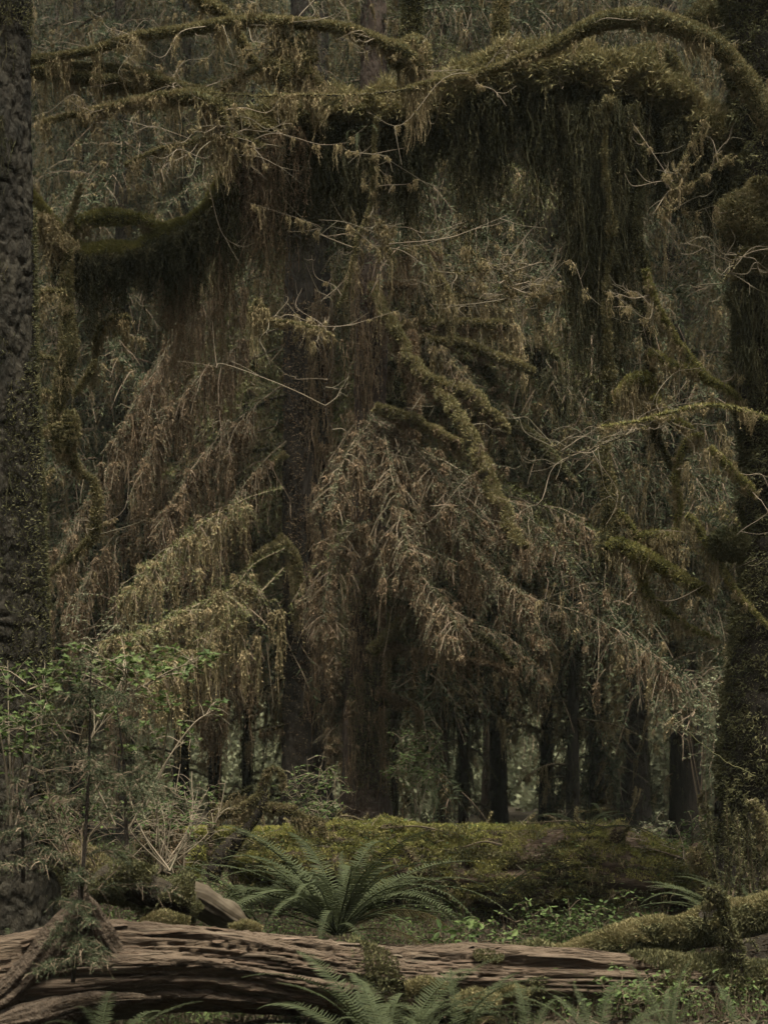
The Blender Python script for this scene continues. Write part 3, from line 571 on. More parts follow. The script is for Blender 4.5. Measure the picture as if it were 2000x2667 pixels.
def moss_side(par, o, px, d, r, y0, y1, cnt, side, mat, thr=.5):
    p = spline(PP([(px, y0), (px, y1)], d), 40); m = MB(); fuzz(m, p, r, cnt, .035, .012, .1, 0, side=side)
    v = np.concatenate(m.v).reshape(-1, 3, 3); keep = fbm(v.mean(1) * [2, 2, 1.], 3, 31) > thr; k = MB(); k.add(v[keep].reshape(-1, 3), np.arange(keep.sum() * 3).reshape(-1, 3)); k.build('trunk_moss', mat, par, o)
moss_side(s1, o1, 800, 19, .25, 2250, 800, 26000, (.8, -.6, 0), HBRN, .5)
moss_side(s2, o2, 953, 18, .235, 2250, 1500, 26000, (.2, -1, 0), MOSSD, .47)
h = MB(); c = np.array([P(U(800, 870), U(750, 1900), 18.72) for _ in range(90)]); tassels(h, c, U(.2, 1.0, 90), 8, .025, w=.008, seg=7, ll=.028, lw=.009); h.build('hanging_moss', HBRN, s1, o1)
h = MB(); c = np.array([P(U(905, 1005), U(650, 2000), 17.78) for _ in range(110)]); tassels(h, c, U(.15, .8, 110), 8, .03, w=.008, seg=7, ll=.028, lw=.009); h.build('hanging_moss', HBRN, s2, o2)
def D(t, o, pts, r, d=17.4, **k):
    k = {**dict(moss=1.0, ml=.03, mw=.011, hg=(20, .06, .35, {'ll': .026, 'lw': .008, 'w': .008}), mats=[TWBR, MOSS], hmat=HBRN), **k}; return limb(t, o, pts, d, r, name='dead_branch', **k)
D(s2, o2, [(966, 740), (1000, 813), (1036, 873), (1084, 963), (1145, 1024), (1187, 1072), (1223, 1132), (1259, 1205), (1283, 1283), (1313, 1319), (1338, 1396), (1366, 1425)], [8, 9, 10, 11, 13, 12, 13, 14, 13, 12, 10, 6], 17.4, d1=15.4, lump=.045, moss=1.0, jit=.03, twigs=5, hg=(44, .06, .4, {'ll': .024, 'lw': .006, 'w': .007}))
D(s2, o2, [(1084, 965), (1108, 988), (1169, 1006), (1223, 1024), (1259, 1060), (1301, 1102), (1314, 1130)], [8, 11, 13, 16, 17, 15, 9], 16.7, lump=.05, moss=1.1, jit=.02)
D(s2, o2, [(975, 1060), (1018, 1072), (1090, 1102), (1151, 1132), (1205, 1158)], [8, 10, 12, 13, 8], 17.0, lump=.045, moss=1.1, jit=.02)
D(s2, o2, [(1073, 860), (1075, 920), (1078, 1060), (1078, 1146)], [6, 14, 17, 12], 17.2, lump=.02, mats=[TWBR, HBRN], hg=(60, .05, .2))
D(s2, o2, [(975, 1050), (1200, 1080), (1319, 1108), (1374, 1132), (1422, 1180), (1458, 1223), (1500, 1271)], [8, 9, 14, 17, 18, 17, 8], 18.4, mats=[TWBR, MOSSD], lump=.03)
D(s2, o2, [(975, 880), (1100, 885), (1211, 897), (1271, 921), (1338, 945), (1392, 969)], [6, 8, 11, 12, 13, 8], 18.2, lump=.02)
D(s2, o2, [(970, 845), (1080, 850), (1181, 840), (1313, 844), (1326, 843)], [7, 8, 10, 9, 3], 18.3, lump=.02)
D(s2, o2, [(975, 960), (1100, 940), (1199, 951), (1259, 960), (1289, 1000), (1292, 1040)], [7, 9, 12, 12, 12, 5], 18.3, mats=[TWBR, MOSSD], lump=.02)
D(s2, o2, [(1340, 700), (1392, 777), (1410, 891), (1446, 939), (1460, 1000)], [8, 11, 13, 11, 5], 19.0, mats=[TWBR, MOSSD], hg=(40, .1, .6))
D(s2, o2, [(1100, 640), (1133, 710), (1157, 740), (1175, 800), (1172, 900)], [6, 7, 8, 7, 4], 17.4, hg=(60, .1, .4), hmat=HTAN)
D(s2, o2, [(970, 745), (1060, 745), (1085, 748)], [8, 7, 4], 17.6, mats=[TWBR, HBRN])
D(s2, o2, [(970, 650), (1050, 660), (1100, 645), (1150, 660)], [8, 7, 6, 3], 17.6, hg=(50, .1, .7))
D(s2, o2, [(965, 1700), (1012, 1656), (1060, 1610), (1108, 1583)], [16, 16, 14, 8], 17.2, hg=(40, .08, .5))
D(s2, o2, [(980, 1560), (1120, 1590), (1223, 1638), (1280, 1680), (1344, 1740)], [9, 9, 8, 7, 3], 17.2, mats=[TWBR, MOSSD])
D(s2, o2, [(975, 1680), (1090, 1698), (1200, 1715), (1290, 1734), (1334, 1745)], [8, 8, 7, 5, 2], 17.2, mats=[TWBR, HBRN])
D(s2, o2, [(990, 1655), (1040, 1668), (1070, 1690)], [7, 6, 3], 17.3)
D(s2, o2, [(985, 1800), (1060, 1830), (1100, 1866)], [5, 5, 2], 17.4, mats=[TWBR, HBRN])
D(s1, o1, [(745, 1030), (700, 1042), (665, 1062), (600, 1100)], [7, 7, 5, 2], 18.9, moss=.3, mats=[BARKD, MOSSD])
D(s1, o1, [(742, 1155), (680, 1172), (630, 1180)], [7, 6, 3], 18.9, moss=.3, mats=[BARKD, MOSSD], hg=None)
D(s1, o1, [(745, 1595), (700, 1612), (668, 1632)], [10, 9, 7], 18.9, moss=.6, mats=[BARKD, MOSSD], hg=(60, .1, .5))
D(s1, o1, [(742, 1765), (700, 1785), (655, 1830), (600, 1880)], [6, 5, 5, 3], 18.9, moss=.2, mats=[BARKD, MOSSD], hg=(20, .05, .4))
D(s1, o1, [(715, 1640), (670, 1690), (640, 1760), (622, 1810)], [3, 3, 3, 2], 18.8, moss=0, mats=[BARKD, MOSSD], hg=None)
D(s1, o1, [(742, 1890), (700, 1900), (678, 1912)], [7, 6, 4], 18.9, moss=.3, mats=[BARKD, MOSSD], hg=(60, .1, .3))
D(s1, o1, [(745, 1180), (700, 1225), (672, 1260), (650, 1262)], [9, 9, 8, 4], 18.7, hg=(60, .1, .7), hmat=HGRN)
D(s1, o1, [(746, 1400), (718, 1425), (690, 1440), (663, 1469), (603, 1541), (540, 1575)], [13, 15, 14, 12, 8, 5], 18.6, mats=[TWBR, MOSS], lump=.03, hg=(60, .1, .6), hmat=HTAN)
D(s1, o1, [(735, 1412), (758, 1440), (770, 1470), (774, 1540), (770, 1620)], [12, 15, 14, 13, 6], 18.5, mats=[TWBR, MOSS], lump=.03, hg=(60, .1, .7), hmat=HTAN)
# needled, moss-hung boughs: (photo-pixel axis, depth, side length, how green, how much moss)
def SP(t, o, pts, d, d1=None, slen=.62, nsec=46, green=1.0, moss=60, mossL=.35, needle=NDUL, tw=TWBR, hm=HBRN, droop=.65, ang=58, **k):
    m = MB(); spray(m, PP(pts, d, d1), slen, nsec, ang, droop, 5, .20, .016, .030, .0075, .009, .018, green=green, mossn=moss, mossL=mossL, **k)
    return m.build('bough', [tw, needle, hm], t, o)
# centre: tiers fanning down to the right in front of the trunks
0 and SP(s2, o2, [(965, 1090), (900, 1085), (850, 1130), (800, 1190), (770, 1250)], 17.6, 16.6, .4, 30, .8)
SP(s2, o2, [(965, 1075), (960, 1105), (915, 1160), (880, 1240), (860, 1330)], 17.5, 16.0, .45, 40, .9, 80)
SP(s2, o2, [(965, 1085), (1030, 1120), (1110, 1200), (1180, 1290), (1230, 1370)], 17.6, 16.2, .62, 56, .9, 90)
SP(s2, o2, [(968, 1080), (1000, 1130), (1020, 1240), (1050, 1360), (1060, 1450)], 17.4, 15.9, .6, 54, .8, 90)
SP(s2, o2, [(968, 1130), (1080, 1170), (1190, 1220), (1290, 1310), (1370, 1420)], 17.7, 16.6, .55, 44, .9, 60)
SP(s2, o2, [(968, 1240), (1060, 1290), (1180, 1390), (1280, 1480), (1370, 1560)], 17.5, 16.2, .66, 60, .9, 100)
SP(s2, o2, [(968, 1260), (1120, 1250), (1290, 1290), (1430, 1400), (1510, 1520)], 17.9, 17.0, .6, 46, 1.1, 40, needle=NBLU)
SP(s2, o2, [(968, 1330), (1010, 1370), (1080, 1480), (1150, 1560), (1190, 1640)], 17.4, 16.0, .6, 56, .7, 110)
0 and SP(s2, o2, [(960, 1290), (920, 1290), (885, 1340), (865, 1420), (850, 1500)], 17.5, 16.3, .4, 36, .6, 80)
SP(s2, o2, [(968, 1400), (1100, 1430), (1240, 1490), (1350, 1580), (1430, 1680)], 17.9, 17.1, .55, 42, 1.0, 60, needle=NBLU)
SP(s2, o2, [(968, 1420), (1040, 1470), (1110, 1560), (1170, 1690)], 17.6, 16.6, .55, 46, .6, 90)
SP(s2, o2, [(968, 1360), (930, 1370), (880, 1440), (850, 1540), (845, 1620)], 17.4, 16.5, .45, 40, .5, 80)
SP(s2, o2, [(975, 1520), (1130, 1600), (1300, 1650), (1420, 1750)], 18.2, 17.6, .6, 46, 1.1, 40, needle=NBLU)
SP(s2, o2, [(975, 1180), (1250, 1270), (1470, 1340), (1610, 1450), (1690, 1580)], 18.8, 18.0, .7, 44, 1.3, 50, needle=NBLU)
SP(s2, o2, [(975, 1440), (1300, 1540), (1520, 1600), (1680, 1690), (1760, 1780)], 19.2, 18.4, .8, 60, 1.0, 60, needle=NBLU)
SP(s2, o2, [(975, 800), (1050, 820), (1150, 900), (1230, 1000)], 18.6, 18.0, .6, 44, .35, 120, hm=HTAN)
SP(s2, o2, [(975, 600), (1100, 640), (1250, 740), (1360, 860)], 18.8, 18.4, .7, 50, .3, 150, mossL=.6, hm=HTAN)
SP(s2, o2, [(975, 700), (1160, 760), (1350, 860), (1480, 1010)], 19.4, 19.0, .8, 56, .5, 150, mossL=.5, hm=HGRN)
SP(s2, o2, [(975, 900), (1160, 1000), (1340, 1090), (1480, 1230)], 19.4, 18.8, .8, 56, .8, 120, mossL=.5, hm=HGRN, needle=NBLU)
# left: boughs sweeping down and out from the dark trunk
SP(s1, o1, [(745, 1150), (690, 1200), (610, 1300), (540, 1410), (500, 1480)], 18.8, 18.2, .6, 52, .5, 150, mossL=.5, s0=.22)
SP(s1, o1, [(740, 1430), (663, 1469), (603, 1535), (512, 1575), (380, 1640), (300, 1660)], 18.4, 16.8, .6, 64, 1.6, 130, mossL=.4, needle=NOLV, hm=HTAN, s0=.22)
SP(s1, o1, [(740, 1480), (660, 1560), (580, 1620), (480, 1690), (400, 1745)], 18.2, 16.9, .55, 50, 1.4, 130, mossL=.7, needle=NOLV, hm=HTAN, s0=.22)
SP(s1, o1, [(740, 1000), (660, 1060), (560, 1150), (470, 1270), (420, 1380)], 19.0, 18.6, .75, 56, .5, 170, mossL=.6, s0=.22)
SP(s1, o1, [(740, 850), (640, 890), (520, 980), (420, 1110), (360, 1250)], 19.2, 18.8, .8, 56, .4, 190, mossL=.7, s0=.22)
SP(s1, o1, [(740, 1270), (640, 1300), (520, 1370), (420, 1450), (340, 1540)], 18.6, 17.4, .6, 50, 1.3, 110, mossL=.5, needle=NOLV, hm=HTAN, s0=.22)
SP(s1, o1, [(740, 700), (620, 740), (480, 850), (380, 1000), (300, 1150)], 19.6, 19.2, .9, 60, .6, 160, mossL=.7, s0=.22)
SP(s1, o1, [(740, 1100), (560, 1170), (400, 1300), (250, 1470), (180, 1580)], 19.8, 19.2, .9, 64, .9, 150, mossL=.6, needle=NBLU, s0=.22)
SP(s1, o1, [(740, 900), (540, 990), (360, 1120), (230, 1300), (150, 1430)], 20.2, 19.6, 1.0, 64, 1.0, 120, mossL=.6, needle=NBLU, s0=.22)
SP(s1, o1, [(740, 1560), (640, 1680), (580, 1770), (540, 1860)], 18.9, 18.4, .5, 40, .5, 130, mossL=.7, s0=.22)
SP(s1, o1, [(745, 1540), (560, 1600), (420, 1690), (300, 1800)], 19.6, 19.0, .7, 50, .7, 130, mossL=.6, s0=.22)
SP(s1, o1, [(850, 1500), (880, 1560), (880, 1640), (870, 1760)], 18.5, 18.0, .4, 34, .4, 120, mossL=.4, s0=.22)
SP(s1, o1, [(850, 1720), (890, 1780), (880, 1860), (870, 1950)], 18.5, 18.0, .35, 34, .5, 80, mossL=.3, s0=.22)
# their upper crowns, behind the curtain
for t, o, zz in ((s1, o1, 6.2), (s2, o2, 6.6)):
    c = crown_mb(15, zz, 26, 2.4, FARV); v = MB(); v.merge(c, None, o); v.build('crown', [TWBR, NBLU, HTAN], t, o)
# ------------------------------------------------------------------ logs
def log_thing(name, label, org): return thing(name, label, 'log', org)
def tri_mb(m): return np.concatenate(m.v).reshape(-1, 3, 3)
# foreground rotting log: fibrous, grooved heartwood, root flare at the left
lp = [(-120, 2560), (40, 2545), (190, 2532), (330, 2524), (520, 2520), (760, 2535), (1000, 2556), (1250, 2560), (1500, 2558), (1750, 2565), (2080, 2580)]
ld = [9.0, 9.1, 9.15, 9.2, 9.3, 9.45, 9.6, 9.75, 9.85, 9.95, 10.1]
lr = [80, 112, 138, 132, 118, 108, 102, 96, 84, 70, 66]
pw = spline(np.array([P(a, b, d) for (a, b), d in zip(lp, ld)]), 620); rr = lerp1([R(r, d) for r, d in zip(lr, ld)], 620)
of = P(600, 2600, 9.4); rot = log_thing('rotting_log', 'bare rotting log with splintered fibrous brown wood across the foreground', of)
def rotf(s, th, q, D):
    w = th + .35 * np.sin(s * 1.1 + 1)
    cx = np.stack([s * 1.1 + 0 * w, np.cos(w) * 3.2 + 0 * s, np.sin(w) * 3.2 + 0 * s], -1)
    big = fbm(cx, 3, 3) - .5
    fib = fbm(cx * np.array([1.6, 7, 7]), 3, 5) - .5; fine = fbm(cx * np.array([4., 26, 26]), 2, 6) - .5
    crk = np.clip(.075 - np.abs(fbm(cx * np.array([.30, 3.6, 3.6]), 2, 8) - .5), 0, 1) / .075
    st = np.floor((fbm(cx * np.array([.8, 2.0, 2.0]), 2, 12)) * 7) / 7 - .5
    lft = np.exp(-((s - .5) / .55) ** 2)
    return .12 * big + .016 * fib + .005 * fine - .060 * crk ** 2 + .05 * st + lft * .035 * np.sin(th * 4 + s * 2.0)
m = MB(); V = tube(m, pw, rr * .94, 190, 0, rfn=rotf, sm=True); m.build('wood', WOOD, rot, of)
def slivers(par, org, cnt, srange, thr, L0, L1, mat, name, lift=.02, th0=(-.6, 1.9)):
    """long split strips of wood lying along the log, ends lifting"""
    T, N, B = frames(pw); m = MB()
    for k in range(cnt):
        s = U(*srange); i = int(s * 600); L = U(L0, L1); j = min(619, i + max(4, int(L / .0084)))
        c = int(U(0, 190)); Dv = V[i, c] - pw[i]
        if nrm(Dv)[2] < thr and nrm(Dv)[1] > -.2: continue
        b = V[i:j, c] - pw[i:j]; pp = pw[i:j] + b * 1.01; u = np.linspace(0, 1, j - i)[:, None]; pp = pp + nrm(b) * (lift * u ** 2 * U(-.1, 1))
        pp = spline(pp[::max(1, (j - i) // 6)], 12); w = U(.003, .012); t = w * U(.25, .5)
        TT = nrm(np.gradient(pp, axis=0)); nn = nrm(np.resize(b, (12, 3))); ss_ = nrm(np.cross(TT, nn)); tp = (np.sin(np.linspace(.25, PI * .97, 12)) ** .6)[:, None]
        R4 = np.stack([pp - ss_ * w * tp, pp + nn * t * tp, pp + ss_ * w * tp, pp - nn * t * tp], 1)
        a = (np.arange(11) * 4)[:, None] + np.arange(4)[None]; a2 = (np.arange(11) * 4)[:, None] + (np.arange(4)[None] + 1) % 4
        m.add(R4, np.stack([a, a2, a2 + 4, a + 4], -1).reshape(-1, 4), 0)
    return m.build(name, mat, par, org)
slivers(rot, of, 170, (.12, .78), .1, .08, .5, SPLI, 'splinters', .01)['kind'] = 'stuff'; slivers(rot, of, 260, (.05, .80), .0, .06, .35, WOODR, 'splinters', .02)['kind'] = 'stuff'
# raised bark slab and broken ridge
for k, (pts, r, mt) in enumerate((([(465, 2322), (520, 2345), (590, 2385), (665, 2424)], [26, 40, 36, 10], SPLI), ([(205, 2325), (232, 2372), (270, 2440), (318, 2515), (350, 2560)], [10, 26, 30, 28, 8], WOODU), ([(-60, 2640), (20, 2590), (90, 2520), (150, 2440), (205, 2345), (222, 2300)], [20, 40, 46, 40, 24, 6], WOODU), ([(-40, 2680), (100, 2650), (240, 2610), (420, 2600)], [30, 40, 26, 1], WOODU))):
    d = (9.9, 9.0, 8.9, 8.85, 9.25)[k]; m = MB(); p = spline(PP(pts, d, d + .1), 60)
    def f(s, th, q, D): cx = np.stack([s * 2 + 0 * th, np.cos(th) * 3 + 0 * s, np.sin(th) * 3 + 0 * s], -1); return R(16, d) * 2 * (fbm(cx * [1, 4, 4], 3, k) - .5) + R(22, d) * (fbm(q * 9, 3, k + 5) - .5)
    tube(m, p, lerp1([R(x, d) for x in r], 60), 48, 0, rfn=f, sm=True); m.build('broken_slab', mt, rot, of)
m = MB(); fuzz(m, pw[350:], rr[350:] * 1.0, 80000, .024, .009, .5, 0, side=(0, -.3, 1), lump=.05); fuzz(m, pw[340:460], rr[340:460], 4500, .02, .008, .4, 0, side=(0, -.9, -.4), lump=.04)
v = tri_mb(m); keep = fbm(v.mean(1) * 2.5, 3, 17) + .20 * ss(.1, 1.5, v.mean(1)[:, 0]) > .56; k = MB(); k.add(v[keep].reshape(-1, 3), np.arange(keep.sum() * 3).reshape(-1, 3)); k.build('log_moss', MOSSD, rot, of)
m = MB()
for (a, b, w, d) in ((1110, 2572, 34, 9.25), (1240, 2610, 40, 9.3), (1330, 2590, 30, 9.4), (430, 2400, 40, 9.35), (640, 2418, 26, 9.6)):
    p = spline(PP([(a - w * 1.6, b + 6), (a, b - 5), (a + w * 1.6, b + 4)], d), 12); fuzz(m, p, [R(w * .2, d), R(w * .5, d), R(w * .2, d)], 3200, .018, .007, .5, 0, lump=.03)
m.build('moss_cushion', MOSS, rot, of)
# dirt, moss and dark stub on the root mass at the left
m = MB(); p = spline(PP([(215, 2345), (300, 2300), (380, 2310), (470, 2352), (520, 2380)], 9.7), 30); tube(m, p, [.04, .08, .09, .07, .03], 40, 0, .8, 6, seed=3); f2 = MB(); fuzz(f2, p, [.04, .08, .09, .07, .03], 34000, .020, .007, .3, 1, lump=.13, spread=.9); v = tri_mb(f2); kp = fbm(v.mean(1) * 6, 3, 91) > .46; m.add(v[kp].reshape(-1, 3), np.arange(kp.sum() * 3).reshape(-1, 3), 1)
m.build('root_mound', [SOIL, MOSSD], rot, of)
m = MB(); p = spline(PP([(205, 2340), (190, 2290), (170, 2258), (152, 2240)], 9.4), 20); tube(m, p, [.07, .055, .05, .02], 14, 0, .5, 8, seed=8); fuzz(m, p, [.07, .05], 1500, .02, .007, .3, 1); m.build('root_stub', [BARKD, MOSSD], rot, of)

# big moss covered nurse log
lp = [(610, 2235), (680, 2262), (800, 2272), (950, 2278), (1100, 2285), (1250, 2292), (1400, 2296), (1520, 2292), (1640, 2296), (1760, 2318), (1840, 2330)]
lr = [30, 78, 104, 116, 120, 116, 118, 124, 116, 96, 80]
om2 = P(1150, 2390, 14); nurse = log_thing('mossy_log', 'big fallen log under thick yellow green moss behind the sword fern', om2)
pn = spline(PP(lp, 14.0, 13.9), 260); rn = lerp1([R(x, 14) for x in lr], 260)
def nf(s, th, q, D): cx = np.stack([s * 1.2 + 0 * th, np.cos(th) * 1.6 + 0 * s, np.sin(th) * 1.6 + 0 * s], -1); return .30 * (fbm(cx, 3, 41) - .5) + .10 * (fbm(cx * [2.5, 4, 4], 3, 42) - .5)
m = MB(); VN = tube(m, pn, rn, 120, 0, rfn=nf); m.build('wood', WOODR, nurse, om2)
def surf_points(Vg, cnt, cond):
    a, b, _ = Vg.shape; i = rng.integers(0, a - 1, cnt); j = rng.integers(0, b, cnt); u, w = rng.random((2, cnt, 1)); j2 = (j + 1) % b
    q = (Vg[i, j] * (1 - u) + Vg[i + 1, j] * u) * (1 - w) + (Vg[i, j2] * (1 - u) + Vg[i + 1, j2] * u) * w
    n = nrm(np.cross(Vg[i + 1, j] - Vg[i, j], Vg[i, j2] - Vg[i, j])); c = Vg[i].mean(1); n = n * np.sign((n * (q - c)).sum(1))[:, None]
    k = cond(q, n); return q[k], n[k]
def moss_on(par, org, Vg, cnt, cond, l, w, lump, mat, lf=8, seed=0, up=.45, thr=.42):
    q, n = surf_points(Vg, cnt, lambda q, n: cond(q, n) & (fbm(q * [2.6, 2.6, 3.2], 3, seed) > thr)); m = MB()
    h = np.maximum(0, fbm(q * lf, 2, seed + 2) - .3); q = q + (n * .7 + UP * .3) * (lump * h * 2 * U(.35, 1, len(q)))[:, None]
    tris(m, q, nrm(n * .6 + UP * up + rng.normal(size=q.shape) * .6), l * U(.5, 1.5, len(q)), w * U(.6, 1.4, len(q)), 0); return m.build('log_moss', mat, par, org)
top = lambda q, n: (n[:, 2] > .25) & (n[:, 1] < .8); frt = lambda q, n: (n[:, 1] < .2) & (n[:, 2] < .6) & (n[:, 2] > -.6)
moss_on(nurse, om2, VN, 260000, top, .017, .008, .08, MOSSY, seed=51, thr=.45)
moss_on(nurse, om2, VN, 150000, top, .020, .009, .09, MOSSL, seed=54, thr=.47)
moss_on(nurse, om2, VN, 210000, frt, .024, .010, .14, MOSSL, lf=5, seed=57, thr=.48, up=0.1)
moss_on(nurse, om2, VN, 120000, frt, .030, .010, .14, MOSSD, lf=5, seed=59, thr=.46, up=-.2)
q, n = surf_points(VN, 1500, lambda q, n: (n[:, 2] > .1) & (n[:, 1] < .4)); tw_ = MB()
d = nrm(rng.normal(size=q.shape) * [1, .6, .25] + n * .2); L = U(.03, .16, len(q)); pl = np.linspace(q + n * .04, q + n * .055 + d * L[:, None], 4, axis=1); ribbons(tw_, pl, .005, .002, 0); tag(tw_.build('fallen_twigs', TWPA, nurse, om2), kind='stuff')
h = MB(); q, n = surf_points(VN, 420, frt); tassels(h, q + n * .04, U(.05, .22, len(q)), 7, .025, 0, w=.006, seg=5, ll=.018, lw=.006); h.build('hanging_moss', HTAN, nurse, om2)
for pts, r, d in (([(1090, 2255), (1066, 2225), (1036, 2190)], [14, 10, 2], 13.6), ([(1585, 2230), (1600, 2200), (1615, 2165), (1640, 2155)], [20, 22, 22, 6], 13.7), ([(1520, 2160), (1500, 2120), (1590, 2108)], [2, 2, 1], 13.8)):
    limb(nurse, om2, pts, d, r, moss=.5, mats=[WOODR, MOSS], name='branch_stub')
fl, _n = surf_points(VN, 5000, lambda q, n: (n[:, 1] < .3) & (n[:, 2] < .8)); kk = fbm(fl * 1.8, 3, 93) > .50; fl, _n = fl[kk] + _n[kk] * U(.03, .12, kk.sum())[:, None], _n[kk]; lf2 = MB(); leaves(lf2, fl, nrm(_n + rng.normal(size=fl.shape) * .8), .030, OVAL, 0); tag(lf2.build('log_herbs', LEAFG, nurse, om2), kind='stuff')
for k in range(22):
    i = rng.integers(20, 240); a = VN[i, rng.integers(0, 120)]
    if a[2] < pn[i][2] or a[1] > pn[i][1] + .1: continue
    e = np.array([U(-.5, .5), U(-.15, .1), U(-.02, .16)]); sm = MB(); cc = spline([a - e * .3 + [0, 0, .04], a + e * .3 + [0, 0, .07], a + e + [0, 0, .03]], 12); tube(sm, cc, [U(.006, .014), .007, .003], 5, 0); fuzz(sm, cc, .008, 160, .016, .006, .3, 1); sm.build('fallen_stick', [TWBR, MOSS], nurse, om2)
# low reddish broken end at the left of the nurse log
# slim mossy pole lying behind it
op = P(900, 2170, 15.6); pole = log_thing('mossy_pole', 'slim straight fallen stem coated in moss lying along the mossy log crest', op)
pp = spline(PP([(455, 2172), (700, 2170), (1000, 2168), (1250, 2168), (1400, 2170), (1580, 2178)], 15.6), 120); m = MB(); tube(m, pp, R(13, 15.6), 10, 0, .2, 6)
fuzz(m, pp, R(13, 15.6), 52000, .024, .009, .5, 1, lump=.03); m.build('stem', [BARKD, MOSSY], pole, op)
h = MB(); hang(h, pp, R(12, 15.6), 26, .05, .16, 7, .03, 0, w=.007, seg=5, ll=.02, lw=.007); h.build('hanging_moss', HTAN, pole, op)
for k in range(13):
    x = U(520, 1560); limb(pole, op, [(x, 2160), (x + U(-6, 6), 2140 + U(-10, 8)), (x + U(-18, 18), 2122 + U(-20, 12))], 15.6, [5, 4, 1.5], moss=.4, mats=[TWBR, MOSS], name='branch_stub')
# right: mossy log running out of the picture, and the low one beneath it
orr = P(1850, 2440, 10.9); rl = log_thing('mossy_log', 'short mossy log rising toward the right edge beside the leaning post', orr)
pr = spline(PP([(1420, 2508), (1540, 2480), (1680, 2452), (1800, 2430), (1920, 2400), (2060, 2372)], 11.1, 10.6), 90); m = MB()
Vr = tube(m, pr, [R(x, 11) for x in (16, 34, 50, 48, 46, 46)], 40, 0, .35, 4, seed=6); m.build('wood', BARKD, rl, orr)
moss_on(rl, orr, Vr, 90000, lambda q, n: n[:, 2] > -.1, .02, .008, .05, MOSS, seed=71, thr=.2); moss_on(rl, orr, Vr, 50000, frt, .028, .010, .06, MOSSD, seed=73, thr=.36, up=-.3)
ol = P(60, 2230, 12.2); ll_ = log_thing('decaying_log', 'reddish decaying log sloping down out of the picture at the left', ol)
pl_ = spline(PP([(-120, 2120), (0, 2165), (110, 2215), (220, 2270), (300, 2330)], 12.4, 11.6), 140); m = MB()
def lf(s, th, q, D): cx = np.stack([s * 1.5 + 0 * th, np.cos(th) * 2 + 0 * s, np.sin(th) * 2 + 0 * s], -1); return .07 * (fbm(cx, 3, 81) - .5) + .035 * (fbm(cx * [1.5, 7, 7], 3, 82) - .5)
Vl = tube(m, pl_, [.17, .19, .18, .15, .08], 70, 0, rfn=lf); m.build('wood', WOODR, ll_, ol); moss_on(ll_, ol, Vl, 30000, top, .02, .008, .05, MOSS, seed=85, thr=.55)

# ------------------------------------------------------------------ snags and posts
osn = P(560, 2290, 13.0); sn = thing('broken_snag', 'dark splintered snag with mossy crooked arms left on the log', 'snag', osn)
S_ = lambda pts, r, **k: limb(sn, osn, pts, k.pop('d', 13.0), r, **{**dict(mats=[WOODR, MOSS], moss=.5), **k})
S_([(548, 2290), (572, 2240), (610, 2195), (650, 2150), (684, 2092), (694, 2040)], [24, 30, 24, 16, 13, 4], mats=[BARKD, MOSS], moss=.2, sides=16)
S_([(552, 2255), (548, 2210), (552, 2130), (556, 2085)], [10, 11, 9, 3], moss=.4)
S_([(560, 2125), (590, 2122), (630, 2105), (668, 2080), (690, 2062)], [9, 12, 12, 10, 7], moss=1.4, lump=.03, hg=(50, .06, .3))
S_([(672, 2070), (690, 2020), (704, 2005), (730, 2012), (742, 2040)], [5, 7, 7, 6, 3], moss=1.1, lump=.02, hg=(40, .05, .42, {'n': 6, 'spread': .014}))
S_([(692, 2100), (722, 2108), (760, 2112), (780, 2128), (842, 2136)], [12, 16, 15, 6, 2], moss=1.4, lump=.03, hg=(70, .08, .3))
S_([(762, 2118), (782, 2140), (800, 2162), (812, 2182)], [7, 6, 4, 2], moss=.3, mats=[BARKD, MOSS])
S_([(772, 2130), (810, 2144), (840, 2158), (850, 2170)], [6, 7, 6, 3], moss=1, hg=(40, .04, .14))
S_([(500, 2290), (505, 2250), (515, 2225), (536, 2225)], [18, 20, 16, 8], moss=1.2, lump=.06, mats=[SOIL, MOSSY])
S_([(660, 2050), (610, 2075), (570, 2095)], [4, 6, 4], d=13.6, moss=1.3, mats=[BARKD, MOSSD], hg=(60, .1, .3))
ost = P(395, 2250, 12.6); st = thing('rotten_stump', 'low rotten stump wrapped in dead twigs and moss beside the dark snag', 'stump', ost)
for pts, r in (([(372, 2290), (380, 2220), (398, 2150), (410, 2122)], [34, 30, 24, 8]), ([(402, 2290), (420, 2215), (440, 2140), (470, 2118)], [30, 24, 22, 10]), ([(450, 2290), (458, 2240), (464, 2200), (462, 2140)], [20, 16, 14, 6])):
    limb(st, ost, pts, 12.6, r, moss=.8, mats=[WOODR, MOSSD], sides=14, hg=(60, .1, .5), hmat=HBRN, name='stump_wood')
opo = P(1890, 2600, 10.0); po = thing('mossy_post', 'thin leaning snag with hooked mossy head beside the right mossy log', 'snag', opo)
limb(po, opo, [(1905, 2700), (1918, 2640), (1920, 2560), (1918, 2490), (1898, 2420), (1884, 2360), (1872, 2330), (1852, 2322), (1846, 2340)], 9.9, [24, 24, 24, 22, 16, 14, 17, 16, 8], moss=.9, mats=[BARKD, MOSSD], name='stem', lump=.02, hg=(50, .06, .4), hmat=HGRN, sides=12)
limb(po, opo, [(1905, 2480), (1950, 2450), (1975, 2480)], 9.9, [5, 4, 2], moss=.4, mats=[BARKD, MOSSD])
osb = P(1840, 2330, 12.6); sb = thing('broken_stub', 'stubby broken branch base with moss at the right end of the log', 'snag', osb)
limb(sb, osb, [(1850, 2370), (1842, 2300), (1826, 2250), (1808, 2205)], 12.6, [30, 24, 20, 16], moss=.9, mats=[WOODR, MOSS], sides=14, name='stem', lump=.03, hg=(60, .06, .25))
